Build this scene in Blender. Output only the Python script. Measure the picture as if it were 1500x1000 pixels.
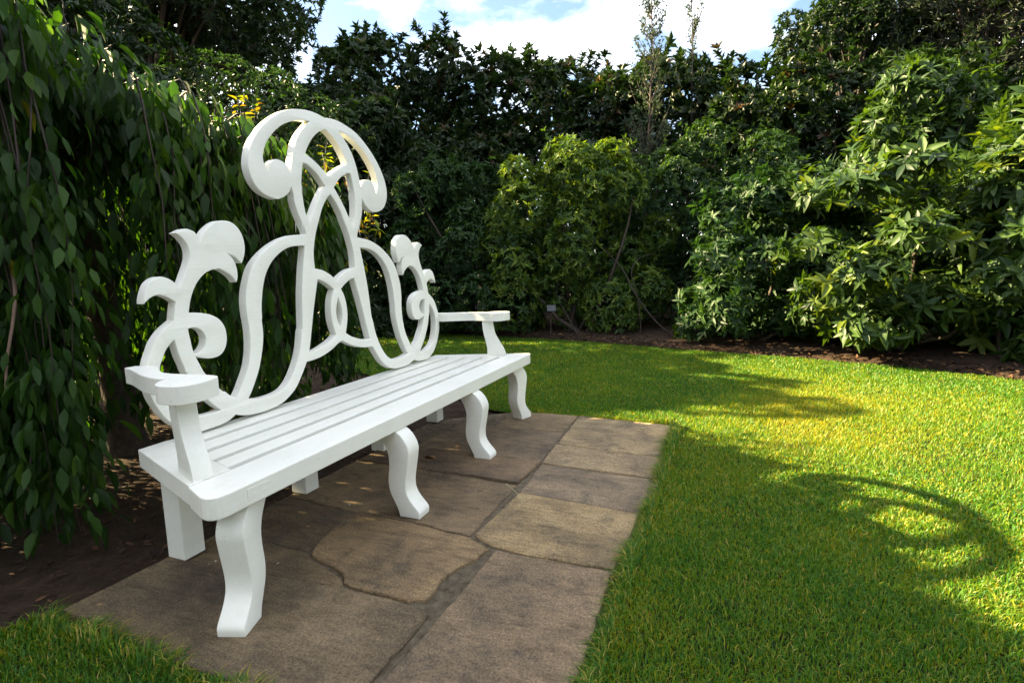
import bpy, bmesh, math, random
import numpy as np
from mathutils import Vector, Matrix
R = math.radians
random.seed(7)
rng = np.random.default_rng(11)
scene = bpy.context.scene
for o in list(bpy.data.objects):
    bpy.data.objects.remove(o)
COL = scene.collection

# ------------------------------------------------------------------ camera
# world: x along the bench, y from the bench front to its back, z up, metres
F_PX, YAW, PITCH, ROLL = 800.67, 1.18830, -0.13687, -0.02371
CAM = np.array([-2.3248, -1.3087, 1.0697])
_f = np.array([math.sin(YAW)*math.cos(PITCH), math.cos(YAW)*math.cos(PITCH), math.sin(PITCH)])
_r0 = np.array([math.cos(YAW), -math.sin(YAW), 0.0])
_u0 = np.cross(_r0, _f)
_r = math.cos(ROLL)*_r0 + math.sin(ROLL)*_u0
_u = -math.sin(ROLL)*_r0 + math.cos(ROLL)*_u0
cam_data = bpy.data.cameras.new('camera')
cam_data.sensor_fit = 'HORIZONTAL'
cam_data.sensor_width = 36.0
cam_data.lens = F_PX/1500*36.0
cam_data.clip_start = 0.05
cam_data.clip_end = 3000
cam = bpy.data.objects.new('camera', cam_data)
COL.objects.link(cam)
cam.matrix_world = Matrix(((_r[0], _u[0], -_f[0], CAM[0]), (_r[1], _u[1], -_f[1], CAM[1]),
                           (_r[2], _u[2], -_f[2], CAM[2]), (0, 0, 0, 1)))
scene.camera = cam

def at(px, py, depth):
    """the point a pixel of the 1500 x 1000 photograph shows at a depth in metres"""
    return CAM + depth*((px-750)/F_PX*_r - (py-500)/F_PX*_u + _f)

def to_px(P):
    d = np.asarray(P)-CAM
    z = d@_f
    zz = np.where(z > .05, z, .05)
    return 750+F_PX*(d@_r)/zz, 500-F_PX*(d@_u)/zz, z

# ------------------------------------------------------------------ sky and sun
SUN_FROM = np.array([-0.10, 0.995])            # horizontal direction towards the sun
SUN_ELEV = R(32.0)
SUN_VEC = np.array([SUN_FROM[0]*math.cos(SUN_ELEV), SUN_FROM[1]*math.cos(SUN_ELEV), math.sin(SUN_ELEV)])
world = bpy.data.worlds.new('World')
scene.world = world
world.use_nodes = True
wn = world.node_tree.nodes
wl = world.node_tree.links
wn.clear()
w_out = wn.new('ShaderNodeOutputWorld')
w_bg = wn.new('ShaderNodeBackground')
w_sky = wn.new('ShaderNodeTexSky')
w_sky.sky_type = 'NISHITA'
w_sky.sun_disc = False
w_sky.sun_elevation = SUN_ELEV
w_sky.sun_rotation = math.atan2(SUN_FROM[0], SUN_FROM[1])
w_sky.air_density = 1.0
w_sky.dust_density = 1.0
w_tc = wn.new('ShaderNodeTexCoord')
w_map = wn.new('ShaderNodeMapping')
w_map.inputs['Scale'].default_value = (1.0, 1.0, 2.4)
w_map.inputs['Location'].default_value = (0.35, 0.2, 0.1)
w_noise = wn.new('ShaderNodeTexNoise')
w_noise.inputs['Scale'].default_value = 2.3
w_noise.inputs['Detail'].default_value = 9
w_noise.inputs['Roughness'].default_value = 0.55
w_ramp = wn.new('ShaderNodeValToRGB')
w_ramp.color_ramp.elements[0].position = 0.44
w_ramp.color_ramp.elements[1].position = 0.63
w_mix = wn.new('ShaderNodeMix')
w_mix.data_type = 'RGBA'
w_mix.inputs[7].default_value = (10.5, 10.4, 10.2, 1)
wl.new(w_tc.outputs['Generated'], w_map.inputs['Vector'])
wl.new(w_map.outputs[0], w_noise.inputs['Vector'])
wl.new(w_noise.outputs['Fac'], w_ramp.inputs['Fac'])
wl.new(w_ramp.outputs['Color'], w_mix.inputs[0])
wl.new(w_sky.outputs[0], w_mix.inputs[6])
wl.new(w_mix.outputs[2], w_bg.inputs['Color'])
w_bg.inputs['Strength'].default_value = 0.05
wl.new(w_bg.outputs[0], w_out.inputs['Surface'])

sun_data = bpy.data.lights.new('sun', 'SUN')
sun_data.energy = 5.0
sun_data.angle = R(0.53)
sun_data.color = (1.0, 0.80, 0.44)
sun = bpy.data.objects.new('sun', sun_data)
COL.objects.link(sun)
sun.rotation_euler = Vector(SUN_VEC).to_track_quat('Z', 'Y').to_euler()
sun.location = (-4, 8, 8)

vs = scene.view_settings
scene.display_settings.display_device = 'sRGB'
vs.view_transform = 'Standard'
vs.look = 'None'
vs.exposure = 2.8
vs.gamma = 1.0
vs.use_curve_mapping = False

# ------------------------------------------------------------------ helpers
def link(o, parent=None):
    COL.objects.link(o)
    if parent is not None:
        o.parent = parent
    return o

def obj(name, me, mat=None, parent=None, loc=None):
    o = bpy.data.objects.new(name, me)
    if mat is not None and not me.materials:
        me.materials.append(mat)
    if loc is not None:
        o.location = loc
    return link(o, parent)

def empty(name, loc, label, cat, group=None):
    o = bpy.data.objects.new(name, None)
    o.empty_display_size = 0.2
    o.location = loc
    link(o)
    tag(o, label, cat, group)
    return o

def tag(o, label=None, cat=None, group=None, kind=None):
    if label: o['label'] = label
    if cat: o['category'] = cat
    if group: o['group'] = group
    if kind: o['kind'] = kind
    return o

def mesh_np(name, V, F, smooth=True, tint=None):
    """V (n,3), F (m,k) all faces of the same size k, or a list of such arrays"""
    Fs = F if isinstance(F, list) else [F]
    me = bpy.data.meshes.new(name)
    V = np.ascontiguousarray(V, dtype=np.float32)
    me.vertices.add(len(V))
    me.vertices.foreach_set('co', V.ravel())
    loops = np.concatenate([f.ravel() for f in Fs]).astype(np.int32)
    sizes = np.concatenate([np.full(len(f), f.shape[1], dtype=np.int32) for f in Fs])
    me.loops.add(len(loops))
    me.loops.foreach_set('vertex_index', loops)
    starts = np.concatenate([[0], np.cumsum(sizes)[:-1]]).astype(np.int32)
    me.polygons.add(len(sizes))
    me.polygons.foreach_set('loop_start', starts)
    if smooth:
        me.polygons.foreach_set('use_smooth', np.ones(len(sizes), dtype=bool))
    if tint is not None:
        a = me.attributes.new('tint', 'FLOAT', 'POINT')
        a.data.foreach_set('value', np.ascontiguousarray(tint, dtype=np.float32))
    me.update(calc_edges=True)
    me.validate()
    return me

def bm_mesh(name, bm, smooth=False):
    me = bpy.data.meshes.new(name)
    bmesh.ops.recalc_face_normals(bm, faces=bm.faces[:])
    bm.to_mesh(me)
    bm.free()
    if smooth:
        me.polygons.foreach_set('use_smooth', [True]*len(me.polygons))
    return me

def smooth_poly(pts, corner=38, n=4, closed=True):
    """Catmull-Rom through pts, sharp where the outline turns by more than corner degrees"""
    P = [np.array(q, float) for q in pts]
    N = len(P)
    out = []
    def isc(i):
        if not closed and (i <= 0 or i >= N-1): return True
        a = P[i]-P[i-1]; b = P[(i+1) % N]-P[i]
        c = a@b/(np.linalg.norm(a)*np.linalg.norm(b)+1e-12)
        return c < math.cos(R(corner))
    C = [isc(i) for i in range(N)]
    for i in range(N if closed else N-1):
        p1, p2 = P[i], P[(i+1) % N]
        p0 = P[i-1] if not C[i] else 2*p1-p2
        p3 = P[(i+2) % N] if not C[(i+1) % N] else 2*p2-p1
        for k in range(n):
            t = k/n
            out.append(.5*((2*p1)+(-p0+p2)*t+(2*p0-5*p1+4*p2-p3)*t*t+(-p0+3*p1-3*p2+p3)*t**3))
    if not closed: out.append(P[-1])
    return [tuple(q) for q in out]

def curve_plate(name, loops, thick, bevel=0.003, res=2):
    """flat board of the given outline (first loop) with holes, thickness along local z, centred"""
    cu = bpy.data.curves.new(name, 'CURVE')
    cu.dimensions = '2D'
    cu.fill_mode = 'BOTH'
    cu.extrude = thick/2-bevel
    cu.bevel_depth = bevel
    cu.bevel_resolution = res
    cu.offset = -bevel
    for lp in loops:
        s = cu.splines.new('POLY')
        s.points.add(len(lp)-1)
        for q, (x, y) in zip(s.points, lp):
            q.co = (x, y, 0, 1)
        s.use_cyclic_u = True
    tmp = bpy.data.objects.new(name, cu)
    COL.objects.link(tmp)
    dg = bpy.context.evaluated_depsgraph_get()
    dg.update()
    me = bpy.data.meshes.new_from_object(tmp.evaluated_get(dg))
    bpy.data.objects.remove(tmp)
    bpy.data.curves.remove(cu)
    me.name = name
    bm = bmesh.new(); bm.from_mesh(me)
    bmesh.ops.remove_doubles(bm, verts=bm.verts[:], dist=1e-5)
    bmesh.ops.recalc_face_normals(bm, faces=bm.faces[:])
    for f in bm.faces: f.smooth = True
    for e in bm.edges:
        if len(e.link_faces) == 2 and e.calc_face_angle(0) > R(28): e.smooth = False
    bm.to_mesh(me); bm.free()
    return me

def prism(name, outline, z0, z1, bevel=0.003, segs=2):
    """vertical prism of an xy outline with softened edges"""
    bm = bmesh.new()
    vb = [bm.verts.new((x, y, z0)) for x, y in outline]
    f = bm.faces.new(vb)
    r = bmesh.ops.extrude_face_region(bm, geom=[f])
    for v in r['geom']:
        if isinstance(v, bmesh.types.BMVert): v.co.z = z1
    bmesh.ops.recalc_face_normals(bm, faces=bm.faces[:])
    if bevel:
        es = [e for e in bm.edges if e.calc_face_angle(0) > R(25)]
        bmesh.ops.bevel(bm, geom=es, offset=bevel, segments=segs, affect='EDGES', profile=.6)
    return bm_mesh(name, bm)

def tube(pts, radii, sides=7):
    """tapered tube arrays through pts"""
    pts = np.asarray(pts, float)
    n = len(pts)
    radii = np.broadcast_to(np.asarray(radii, float), (n,))
    T = np.gradient(pts, axis=0)
    T /= np.linalg.norm(T, axis=1, keepdims=True)+1e-9
    ref = np.array([.31, .87, .38])
    A = np.cross(T, ref); A /= np.linalg.norm(A, axis=1, keepdims=True)+1e-9
    Bv = np.cross(T, A)
    ang = np.arange(sides)/sides*2*math.pi
    V = pts[:, None]+radii[:, None, None]*(np.cos(ang)[None, :, None]*A[:, None]+np.sin(ang)[None, :, None]*Bv[:, None])
    i = np.arange(n-1)[:, None]*sides
    j = np.arange(sides)[None]
    k = (j+1) % sides
    Fq = np.stack([i+j, i+k, i+sides+k, i+sides+j], -1).reshape(-1, 4)
    return V.reshape(-1, 3), Fq

def merge(parts):
    Vs, Fs, off = [], [], 0
    for V, Fq in parts:
        Vs.append(V); Fs.append(Fq+off); off += len(V)
    return np.concatenate(Vs), np.concatenate(Fs)

def nrm(a):
    return a/(np.linalg.norm(a, axis=-1, keepdims=True)+1e-9)

# leaf blades: u along the midrib, s across it; a plain and a finer outline
LEAF_A = dict(u=np.array([0, .30, .30, .30, .64, .64, .64, 1.0]), s=np.array([0, -.44, 0, .44, -.40, 0, .40, 0]),
              f4=np.array([[1, 4, 5, 2], [2, 5, 6, 3]]), f3=np.array([[0, 1, 2], [0, 2, 3], [4, 7, 5], [5, 7, 6]]))
LEAF_B = dict(u=np.array([0, .13, .13, .13, .40, .40, .40, .72, .72, .72, 1.0]), s=np.array([0, -.29, 0, .29, -.5, 0, .5, -.33, 0, .33, 0]),
              f4=np.array([[1, 4, 5, 2], [2, 5, 6, 3], [4, 7, 8, 5], [5, 8, 9, 6]]), f3=np.array([[0, 1, 2], [0, 2, 3], [7, 10, 8], [8, 10, 9]]))

def leaf_arrays(pos, axis, normal, length, width, droop, fold=.16, shape=LEAF_A):
    """numpy leaf blades: base point, direction, face normal, size, droop at the tip"""
    N = len(pos)
    axis = nrm(axis)
    side = nrm(np.cross(axis, normal))
    nn = np.cross(side, axis)
    L = length[:, None, None]; W = width[:, None, None]
    u = shape['u'][None, :, None]; s = shape['s'][None, :, None]
    V = pos[:, None]+axis[:, None]*L*u+side[:, None]*W*s+nn[:, None]*(W*np.abs(s)*fold*2-(droop[:, None, None]*L)*u*u)
    m_ = len(shape['u'])
    off = (np.arange(N)*m_)[:, None, None]
    return V.reshape(-1, 3), [(shape['f4'][None]+off).reshape(-1, 4), (shape['f3'][None]+off).reshape(-1, 3)]

def leaf_arrays_simple(pos, axis, normal, length, width, droop, fold=.16):
    """two folded triangles per leaf, for shrubs too far away to show the blade's curve"""
    N = len(pos)
    axis = nrm(axis); side = nrm(np.cross(axis, normal)); nn = np.cross(side, axis)
    L = length[:, None]; W = width[:, None]
    mid = pos+axis*L*.45+nn*(W*.2)
    V = np.stack([pos, mid-side*W*.5, pos+axis*L-nn*(droop[:, None]*L), mid+side*W*.5], 1).reshape(-1, 3)
    off = (np.arange(N)*4)[:, None, None]
    return V, (np.array([[0, 1, 2], [0, 2, 3]])[None]+off).reshape(-1, 3)

def leaf_mesh_simple(name, L, sel=None):
    if sel is not None: L = {k: v[sel] for k, v in L.items()}
    V, F3 = leaf_arrays_simple(L['pos'], L['axis'], L['normal'], L['length'], L['width'], L['droop'])
    return mesh_np(name, V, F3, False, np.repeat(L['tint'], 4))

def leaf_mesh(name, L, sel=None, shape=LEAF_A):
    """L = dict of arrays pos axis normal length width droop tint"""
    g = {k: (v if sel is None else v[sel]) for k, v in L.items()}
    V, Fs = leaf_arrays(g['pos'], g['axis'], g['normal'], g['length'], g['width'], g['droop'], .16, shape)
    return mesh_np(name, V, Fs, True, np.repeat(g['tint'], len(shape['u'])))

def leaf_objects(L, idx, parent, mat, name='leaf'):
    """the picked leaves as objects that share a few blade meshes"""
    protos = []
    for k in range(6):
        V, Fs = leaf_arrays(np.zeros((1, 3)), np.array([[0, 1., 0]]), np.array([[0, 0, 1.]]), np.ones(1), np.ones(1)*.999,
                            np.array([(.08, .2, .32)[k % 3]]), .16, LEAF_B)
        me = mesh_np(name, V, Fs, True, np.full(11, (.2, .35, .5, .65, .8, .95)[k]))
        me.materials.append(mat)
        protos.append(me)
    pl = np.array(parent.location)
    for i in idx:
        a = nrm(L['axis'][i]); s = nrm(np.cross(a, L['normal'][i])); n = np.cross(s, a)
        l, w = L['length'][i], L['width'][i]
        k = min(5, int(L['tint'][i]*6))
        o = bpy.data.objects.new(name, protos[k])
        q = L['pos'][i]-pl
        m = Matrix(((s[0]*w, a[0]*l, n[0]*l, q[0]), (s[1]*w, a[1]*l, n[1]*l, q[1]), (s[2]*w, a[2]*l, n[2]*l, q[2]), (0, 0, 0, 1)))
        o.matrix_local = m
        COL.objects.link(o)
        o.parent = parent
        o.matrix_local = m

def pick_largest(L, n, xr=(0, 1500), yr=(0, 1000)):
    """indices of the n leaves that show largest in view and face outwards"""
    x, y, z = to_px(L['pos'])
    ok = (z > .3) & (x > xr[0]) & (x < xr[1]) & (y > yr[0]) & (y < yr[1])
    size = L['length']/np.maximum(z, .3)*ok
    return np.argsort(-size)[:n][np.sort(-size)[:n] < 0]

# ------------------------------------------------------------------ materials
def new_mat(name):
    m = bpy.data.materials.new(name)
    m.use_nodes = True
    nt = m.node_tree
    b = nt.nodes['Principled BSDF']
    return m, nt, b

def node(nt, kind, **kw):
    n = nt.nodes.new(kind)
    for k, v in kw.items():
        if k in n.inputs: n.inputs[k].default_value = v
        else: setattr(n, k, v)
    return n

def ramp(nt, fac, stops):
    r = nt.nodes.new('ShaderNodeValToRGB')
    cr = r.color_ramp
    while len(cr.elements) > 1: cr.elements.remove(cr.elements[-1])
    cr.elements[0].position = stops[0][0]; cr.elements[0].color = (*stops[0][1], 1)
    for p_, c_ in stops[1:]:
        e = cr.elements.new(p_); e.color = (*c_, 1)
    nt.links.new(fac, r.inputs['Fac'])
    return r.outputs['Color']

def noise(nt, scale, detail=4, rough=.55, vec=None, dist=0.0):
    n = node(nt, 'ShaderNodeTexNoise', Scale=scale, Detail=detail, Roughness=rough, Distortion=dist)
    if vec is not None: nt.links.new(vec, n.inputs['Vector'])
    return n.outputs['Fac']

def mixc(nt, fac, a, b, mode='MIX'):
    m = nt.nodes.new('ShaderNodeMix'); m.data_type = 'RGBA'; m.blend_type = mode
    for sock, v in ((m.inputs[0], fac), (m.inputs[6], a), (m.inputs[7], b)):
        if isinstance(v, (int, float)): sock.default_value = v
        elif isinstance(v, tuple): sock.default_value = (*v, 1)
        else: nt.links.new(v, sock)
    return m.outputs[2]

def bump(nt, b, h, strength=.3, dist=.01):
    n = node(nt, 'ShaderNodeBump', Strength=strength, Distance=dist)
    nt.links.new(h, n.inputs['Height'])
    nt.links.new(n.outputs[0], b.inputs['Normal'])

def obj_vec(nt, scale=(1, 1, 1), loc=(0, 0, 0)):
    tc = nt.nodes.new('ShaderNodeTexCoord')
    mp = nt.nodes.new('ShaderNodeMapping')
    mp.inputs['Scale'].default_value = scale
    mp.inputs['Location'].default_value = loc
    nt.links.new(tc.outputs['Object'], mp.inputs['Vector'])
    return mp.outputs[0]

def leaf_mat(name, stops, trans, rough=.38, tfac=.35, spec=.5, backs=None):
    """leaf blade: tint attribute picks the colour; some light passes through"""
    m, nt, b = new_mat(name)
    at_ = nt.nodes.new('ShaderNodeAttribute'); at_.attribute_name = 'tint'
    c = ramp(nt, at_.outputs['Fac'], stops)
    c = mixc(nt, .35, c, ramp(nt, noise(nt, 9.0, 3), [(.3, (.55, .55, .55)), (.7, (1, 1, 1))]), 'MULTIPLY')
    nt.links.new(c, b.inputs['Base Color'])
    b.inputs['Roughness'].default_value = rough
    b.inputs['Specular IOR Level'].default_value = spec
    t = nt.nodes.new('ShaderNodeBsdfTranslucent')
    tc = mixc(nt, 1.0, c, trans, 'MULTIPLY')
    nt.links.new(tc, t.inputs['Color'])
    mx = nt.nodes.new('ShaderNodeMixShader'); mx.inputs[0].default_value = tfac
    nt.links.new(b.outputs[0], mx.inputs[1]); nt.links.new(t.outputs[0], mx.inputs[2])
    nt.links.new(mx.outputs[0], nt.nodes['Material Output'].inputs['Surface'])
    return m

def paint_mat():
    m, nt, b = new_mat('white_paint')
    v = obj_vec(nt)
    c = ramp(nt, noise(nt, 5.0, 5, .6, v), [(.25, (.79, .79, .715)), (.6, (.84, .84, .775)), (.85, (.86, .86, .80))])
    # scattered dirt specks and a few warm stains
    sp = ramp(nt, noise(nt, 95.0, 2, .5, v), [(.0, (0, 0, 0)), (.69, (0, 0, 0)), (.73, (.8, .8, .8))])
    area = ramp(nt, noise(nt, 3.1, 3, .5, v), [(.45, (0, 0, 0)), (.65, (1, 1, 1))])
    spm = mixc(nt, 1.0, sp, area, 'MULTIPLY')
    c = mixc(nt, spm, c, (.22, .20, .16))
    st = ramp(nt, noise(nt, 2.3, 6, .65, v), [(.60, (0, 0, 0)), (.80, (.45, .45, .45))])
    c = mixc(nt, st, c, (.60, .50, .34))
    al = ramp(nt, noise(nt, 3.7, 7, .7, obj_vec(nt, (1, 1, 1), (4, 2, 9))), [(.56, (0, 0, 0)), (.78, (.42, .42, .42))])
    c = mixc(nt, al, c, (.60, .65, .54))
    br = ramp(nt, noise(nt, 60.0, 4, .6, obj_vec(nt, (.12, 1.4, 1.4))), [(.3, (.90, .90, .89)), (.6, (1, 1, 1))])
    c = mixc(nt, .35, c, br, 'MULTIPLY')
    nt.links.new(c, b.inputs['Base Color'])
    b.inputs['Roughness'].default_value = .42
    r_ = ramp(nt, noise(nt, 14.0, 4, .6, v), [(.3, (.34, .34, .34)), (.7, (.52, .52, .52))])
    nt.links.new(r_, b.inputs['Roughness'])
    g = noise(nt, 22.0, 6, .7, obj_vec(nt, (.6, 2.2, 2.2)))
    bump(nt, b, g, .20, .005)
    return m

def stone_mat():
    m, nt, b = new_mat('sandstone')
    tc = nt.nodes.new('ShaderNodeTexCoord')
    oi = nt.nodes.new('ShaderNodeObjectInfo')
    geo = nt.nodes.new('ShaderNodeNewGeometry')
    add = nt.nodes.new('ShaderNodeVectorMath'); add.operation = 'MULTIPLY_ADD'
    cmb = nt.nodes.new('ShaderNodeCombineXYZ')
    for i in range(3): nt.links.new(oi.outputs['Random'], cmb.inputs[i])
    nt.links.new(cmb.outputs[0], add.inputs[0])
    add.inputs[1].default_value = (31, 17, 7)
    nt.links.new(geo.outputs['Position'], add.inputs[2])
    V = add.outputs[0]
    mp = nt.nodes.new('ShaderNodeMapping'); mp.inputs['Scale'].default_value = (1, .22, 1)
    mp.inputs['Rotation'].default_value = (0, 0, R(8))
    nt.links.new(V, mp.inputs['Vector'])
    base = ramp(nt, noise(nt, 3.0, 8, .62, V, .4), [(.28, (.050, .044, .038)), (.42, (.108, .091, .071)), (.55, (.154, .127, .093)), (.68, (.190, .158, .117)), (.82, (.120, .106, .090))])
    tone = ramp(nt, oi.outputs['Random'], [(0, (.95, .91, .90)), (.5, (1.03, .98, .90)), (1, (1.12, 1.05, .93))])
    c = mixc(nt, 1.0, base, tone, 'MULTIPLY')
    c = mixc(nt, 1.0, c, oi.outputs['Color'], 'MULTIPLY')
    streak = ramp(nt, noise(nt, 16.0, 7, .7, mp.outputs[0], .8), [(.34, (.55, .53, .52)), (.47, (1, 1, 1)), (.66, (1.14, 1.12, 1.08))])
    c = mixc(nt, .75, c, streak, 'MULTIPLY')
    lich = ramp(nt, noise(nt, 5.5, 6, .7, V), [(.56, (0, 0, 0)), (.70, (.65, .65, .65))])
    c = mixc(nt, lich, c, (.050, .048, .045))
    speck = ramp(nt, noise(nt, 120.0, 2, .5, V), [(.70, (0, 0, 0)), (.76, (.7, .7, .7))])
    c = mixc(nt, speck, c, (.34, .31, .26))
    gr = ramp(nt, noise(nt, 55.0, 9, .8, mp.outputs[0]), [(.32, (.62, .61, .60)), (.5, (1, 1, 1)), (.68, (1.4, 1.38, 1.34))])
    c = mixc(nt, .8, c, gr, 'MULTIPLY')
    gr2 = ramp(nt, noise(nt, 150.0, 4, .7, V), [(.32, (.45, .45, .45)), (.5, (1, 1, 1)), (.68, (1.6, 1.55, 1.45))])
    c = mixc(nt, .9, c, gr2, 'MULTIPLY')
    nt.links.new(c, b.inputs['Base Color'])
    b.inputs['Roughness'].default_value = .78
    b.inputs['Specular IOR Level'].default_value = .3
    h = mixc(nt, .5, noise(nt, 16.0, 7, .7, mp.outputs[0], .8), noise(nt, 40.0, 8, .7, V))
    h2 = mixc(nt, .4, h, noise(nt, 130.0, 6, .8, V))
    bump(nt, b, h2, 1.0, .018)
    return m

def soil_mat(name, stops, scale=9.0, bs=.8):
    m, nt, b = new_mat(name)
    geo = nt.nodes.new('ShaderNodeNewGeometry')
    V = geo.outputs['Position']
    c = ramp(nt, noise(nt, scale, 9, .68, V), stops)
    sp = ramp(nt, noise(nt, scale*9, 3, .6, V), [(.62, (0, 0, 0)), (.72, (.55, .55, .55))])
    c = mixc(nt, sp, c, tuple(min(1, q*1.9) for q in stops[-1][1]))
    nt.links.new(c, b.inputs['Base Color'])
    b.inputs['Roughness'].default_value = .95
    b.inputs['Specular IOR Level'].default_value = .15
    bump(nt, b, noise(nt, scale*3, 9, .75, V), bs, .03)
    return m

def plain_mat(name, col, rough=.7, var=.3, scale=20.0):
    m, nt, b = new_mat(name)
    v = obj_vec(nt)
    d = tuple(q*(1-var) for q in col); l = tuple(min(1, q*(1+var)) for q in col)
    nt.links.new(ramp(nt, noise(nt, scale, 6, .6, v), [(.3, d), (.7, l)]), b.inputs['Base Color'])
    b.inputs['Roughness'].default_value = rough
    bump(nt, b, noise(nt, scale*2, 5, .6, v), .5, .006)
    return m

def tint_mat(name, stops, rough=.7, tfac=.0, trans=(1, 1, 1)):
    m, nt, b = new_mat(name)
    at_ = nt.nodes.new('ShaderNodeAttribute'); at_.attribute_name = 'tint'
    c = ramp(nt, at_.outputs['Fac'], stops)
    nt.links.new(c, b.inputs['Base Color'])
    b.inputs['Roughness'].default_value = rough
    b.inputs['Specular IOR Level'].default_value = .3
    if tfac:
        t = nt.nodes.new('ShaderNodeBsdfTranslucent')
        nt.links.new(mixc(nt, 1.0, c, trans, 'MULTIPLY'), t.inputs['Color'])
        mx = nt.nodes.new('ShaderNodeMixShader'); mx.inputs[0].default_value = tfac
        nt.links.new(b.outputs[0], mx.inputs[1]); nt.links.new(t.outputs[0], mx.inputs[2])
        nt.links.new(mx.outputs[0], nt.nodes['Material Output'].inputs['Surface'])
    return m

M = {}
M['paint'] = paint_mat()
M['stone'] = stone_mat()
M['soil'] = soil_mat('dark_soil', [(.3, (.020, .013, .009)), (.55, (.052, .034, .023)), (.8, (.095, .062, .042))])
M['sand'] = soil_mat('joint_sand', [(.3, (.075, .058, .040)), (.5, (.20, .160, .110)), (.75, (.32, .26, .18))], 30.0, 1.0)
M['lawn'] = soil_mat('lawn_soil', [(.3, (.010, .011, .005)), (.55, (.024, .026, .009)), (.8, (.05, .042, .02))], 14.0)
M['bark'] = plain_mat('brown_bark', (.055, .040, .030), .85, .45, 30.0)
M['twig'] = plain_mat('reddish_twig', (.030, .018, .013), .6, .3, 40.0)
M['grass'] = tint_mat('grass_blades', [(0, (.022, .095, .010)), (.35, (.058, .185, .012)), (.62, (.165, .250, .013)), (.84, (.32, .30, .018)), (1, (.46, .37, .12))], .45, .45, (1.9, 1.45, .3))
M['cherry'] = leaf_mat('cherry_leaf', [(0, (0.0085, 0.0289, 0.0043)), (.5, (0.0221, 0.0646, 0.0076)), (.88, (0.0595, 0.1232, 0.0127)), (.94, (0.1615, 0.1955, 0.0170)), (1, (0.2890, 0.1445, 0.0255))], (2.4, 2.3, .4), .55, .36, .25)
M['rhodo'] = leaf_mat('rhododendron_leaf', [(0, (0.0172, 0.0406, 0.0140)), (.5, (0.0374, 0.0780, 0.0187)), (.85, (0.0741, 0.1287, 0.0234)), (1, (0.1560, 0.1950, 0.0273))], (2.3, 2.2, .35), .44, .27, .28)
M['azalea'] = leaf_mat('azalea_leaf', [(0, (0.0160, 0.0440, 0.0192)), (.5, (0.0360, 0.0800, 0.0240)), (.85, (0.0800, 0.1440, 0.0240)), (1, (0.1600, 0.2160, 0.0320))], (2.2, 2.1, .35), .48, .32, .25)
M['bluish'] = leaf_mat('bluish_leaf', [(0, (.011, .032, .012)), (.5, (.024, .058, .018)), (1, (.055, .105, .026))], (1.6, 1.8, .5), .48, .24, .22)
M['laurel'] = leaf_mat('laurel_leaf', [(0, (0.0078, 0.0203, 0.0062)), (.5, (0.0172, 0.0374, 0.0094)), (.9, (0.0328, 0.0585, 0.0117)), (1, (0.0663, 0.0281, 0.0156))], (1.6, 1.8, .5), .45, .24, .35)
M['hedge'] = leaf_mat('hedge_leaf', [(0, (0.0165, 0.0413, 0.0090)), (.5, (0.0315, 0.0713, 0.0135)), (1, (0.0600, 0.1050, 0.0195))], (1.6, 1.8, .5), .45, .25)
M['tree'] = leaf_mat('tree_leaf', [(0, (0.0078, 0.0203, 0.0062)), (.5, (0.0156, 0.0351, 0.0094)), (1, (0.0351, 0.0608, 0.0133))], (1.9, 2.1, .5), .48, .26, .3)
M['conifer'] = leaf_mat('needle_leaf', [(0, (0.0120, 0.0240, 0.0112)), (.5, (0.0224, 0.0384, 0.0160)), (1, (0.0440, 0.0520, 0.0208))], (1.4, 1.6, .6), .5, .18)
M['wispy'] = leaf_mat('grey_green_leaf', [(0, (.030, .052, .030)), (.5, (.055, .085, .045)), (1, (.09, .12, .06))], (1.4, 1.6, .6), .5, .2)
M['litter'] = tint_mat('fallen_leaf', [(0, (.016, .010, .007)), (.4, (.045, .024, .014)), (.75, (.11, .052, .026)), (1, (.28, .15, .06))], .75)
M['plastic'] = plain_mat('label_plastic', (.035, .042, .05), .4, .06, 8.0)

# ------------------------------------------------------------------ the setting
def in_poly(x, y, poly):
    c = np.zeros(len(x), bool)
    j = len(poly)-1
    for i in range(len(poly)):
        xi, yi = poly[i]; xj, yj = poly[j]
        hit = ((yi > y) != (yj > y)) & (x < (xj-xi)*(y-yi)/(yj-yi+1e-12)+xi)
        c ^= hit
        j = i
    return c

def vnoise(x, y, s, seed=0):
    """cheap smooth value noise in 0..1"""
    r_ = np.random.default_rng(seed).random((64, 64))
    X = x*s+100; Y = y*s+100
    i = np.floor(X).astype(int); j = np.floor(Y).astype(int)
    fx = X-i; fy = Y-j
    fx = fx*fx*(3-2*fx); fy = fy*fy*(3-2*fy)
    g = lambda a, b_: r_[a % 64, b_ % 64]
    return (g(i, j)*(1-fx)+g(i+1, j)*fx)*(1-fy)+(g(i, j+1)*(1-fx)+g(i+1, j+1)*fx)*fy

def sheet(name, poly, z, mat, kind='structure'):
    bm = bmesh.new()
    bm.faces.new([bm.verts.new((x, y, z)) for x, y in poly])
    o = obj(name, bm_mesh(name, bm), mat)
    tag(o, kind=kind)
    return o

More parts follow.
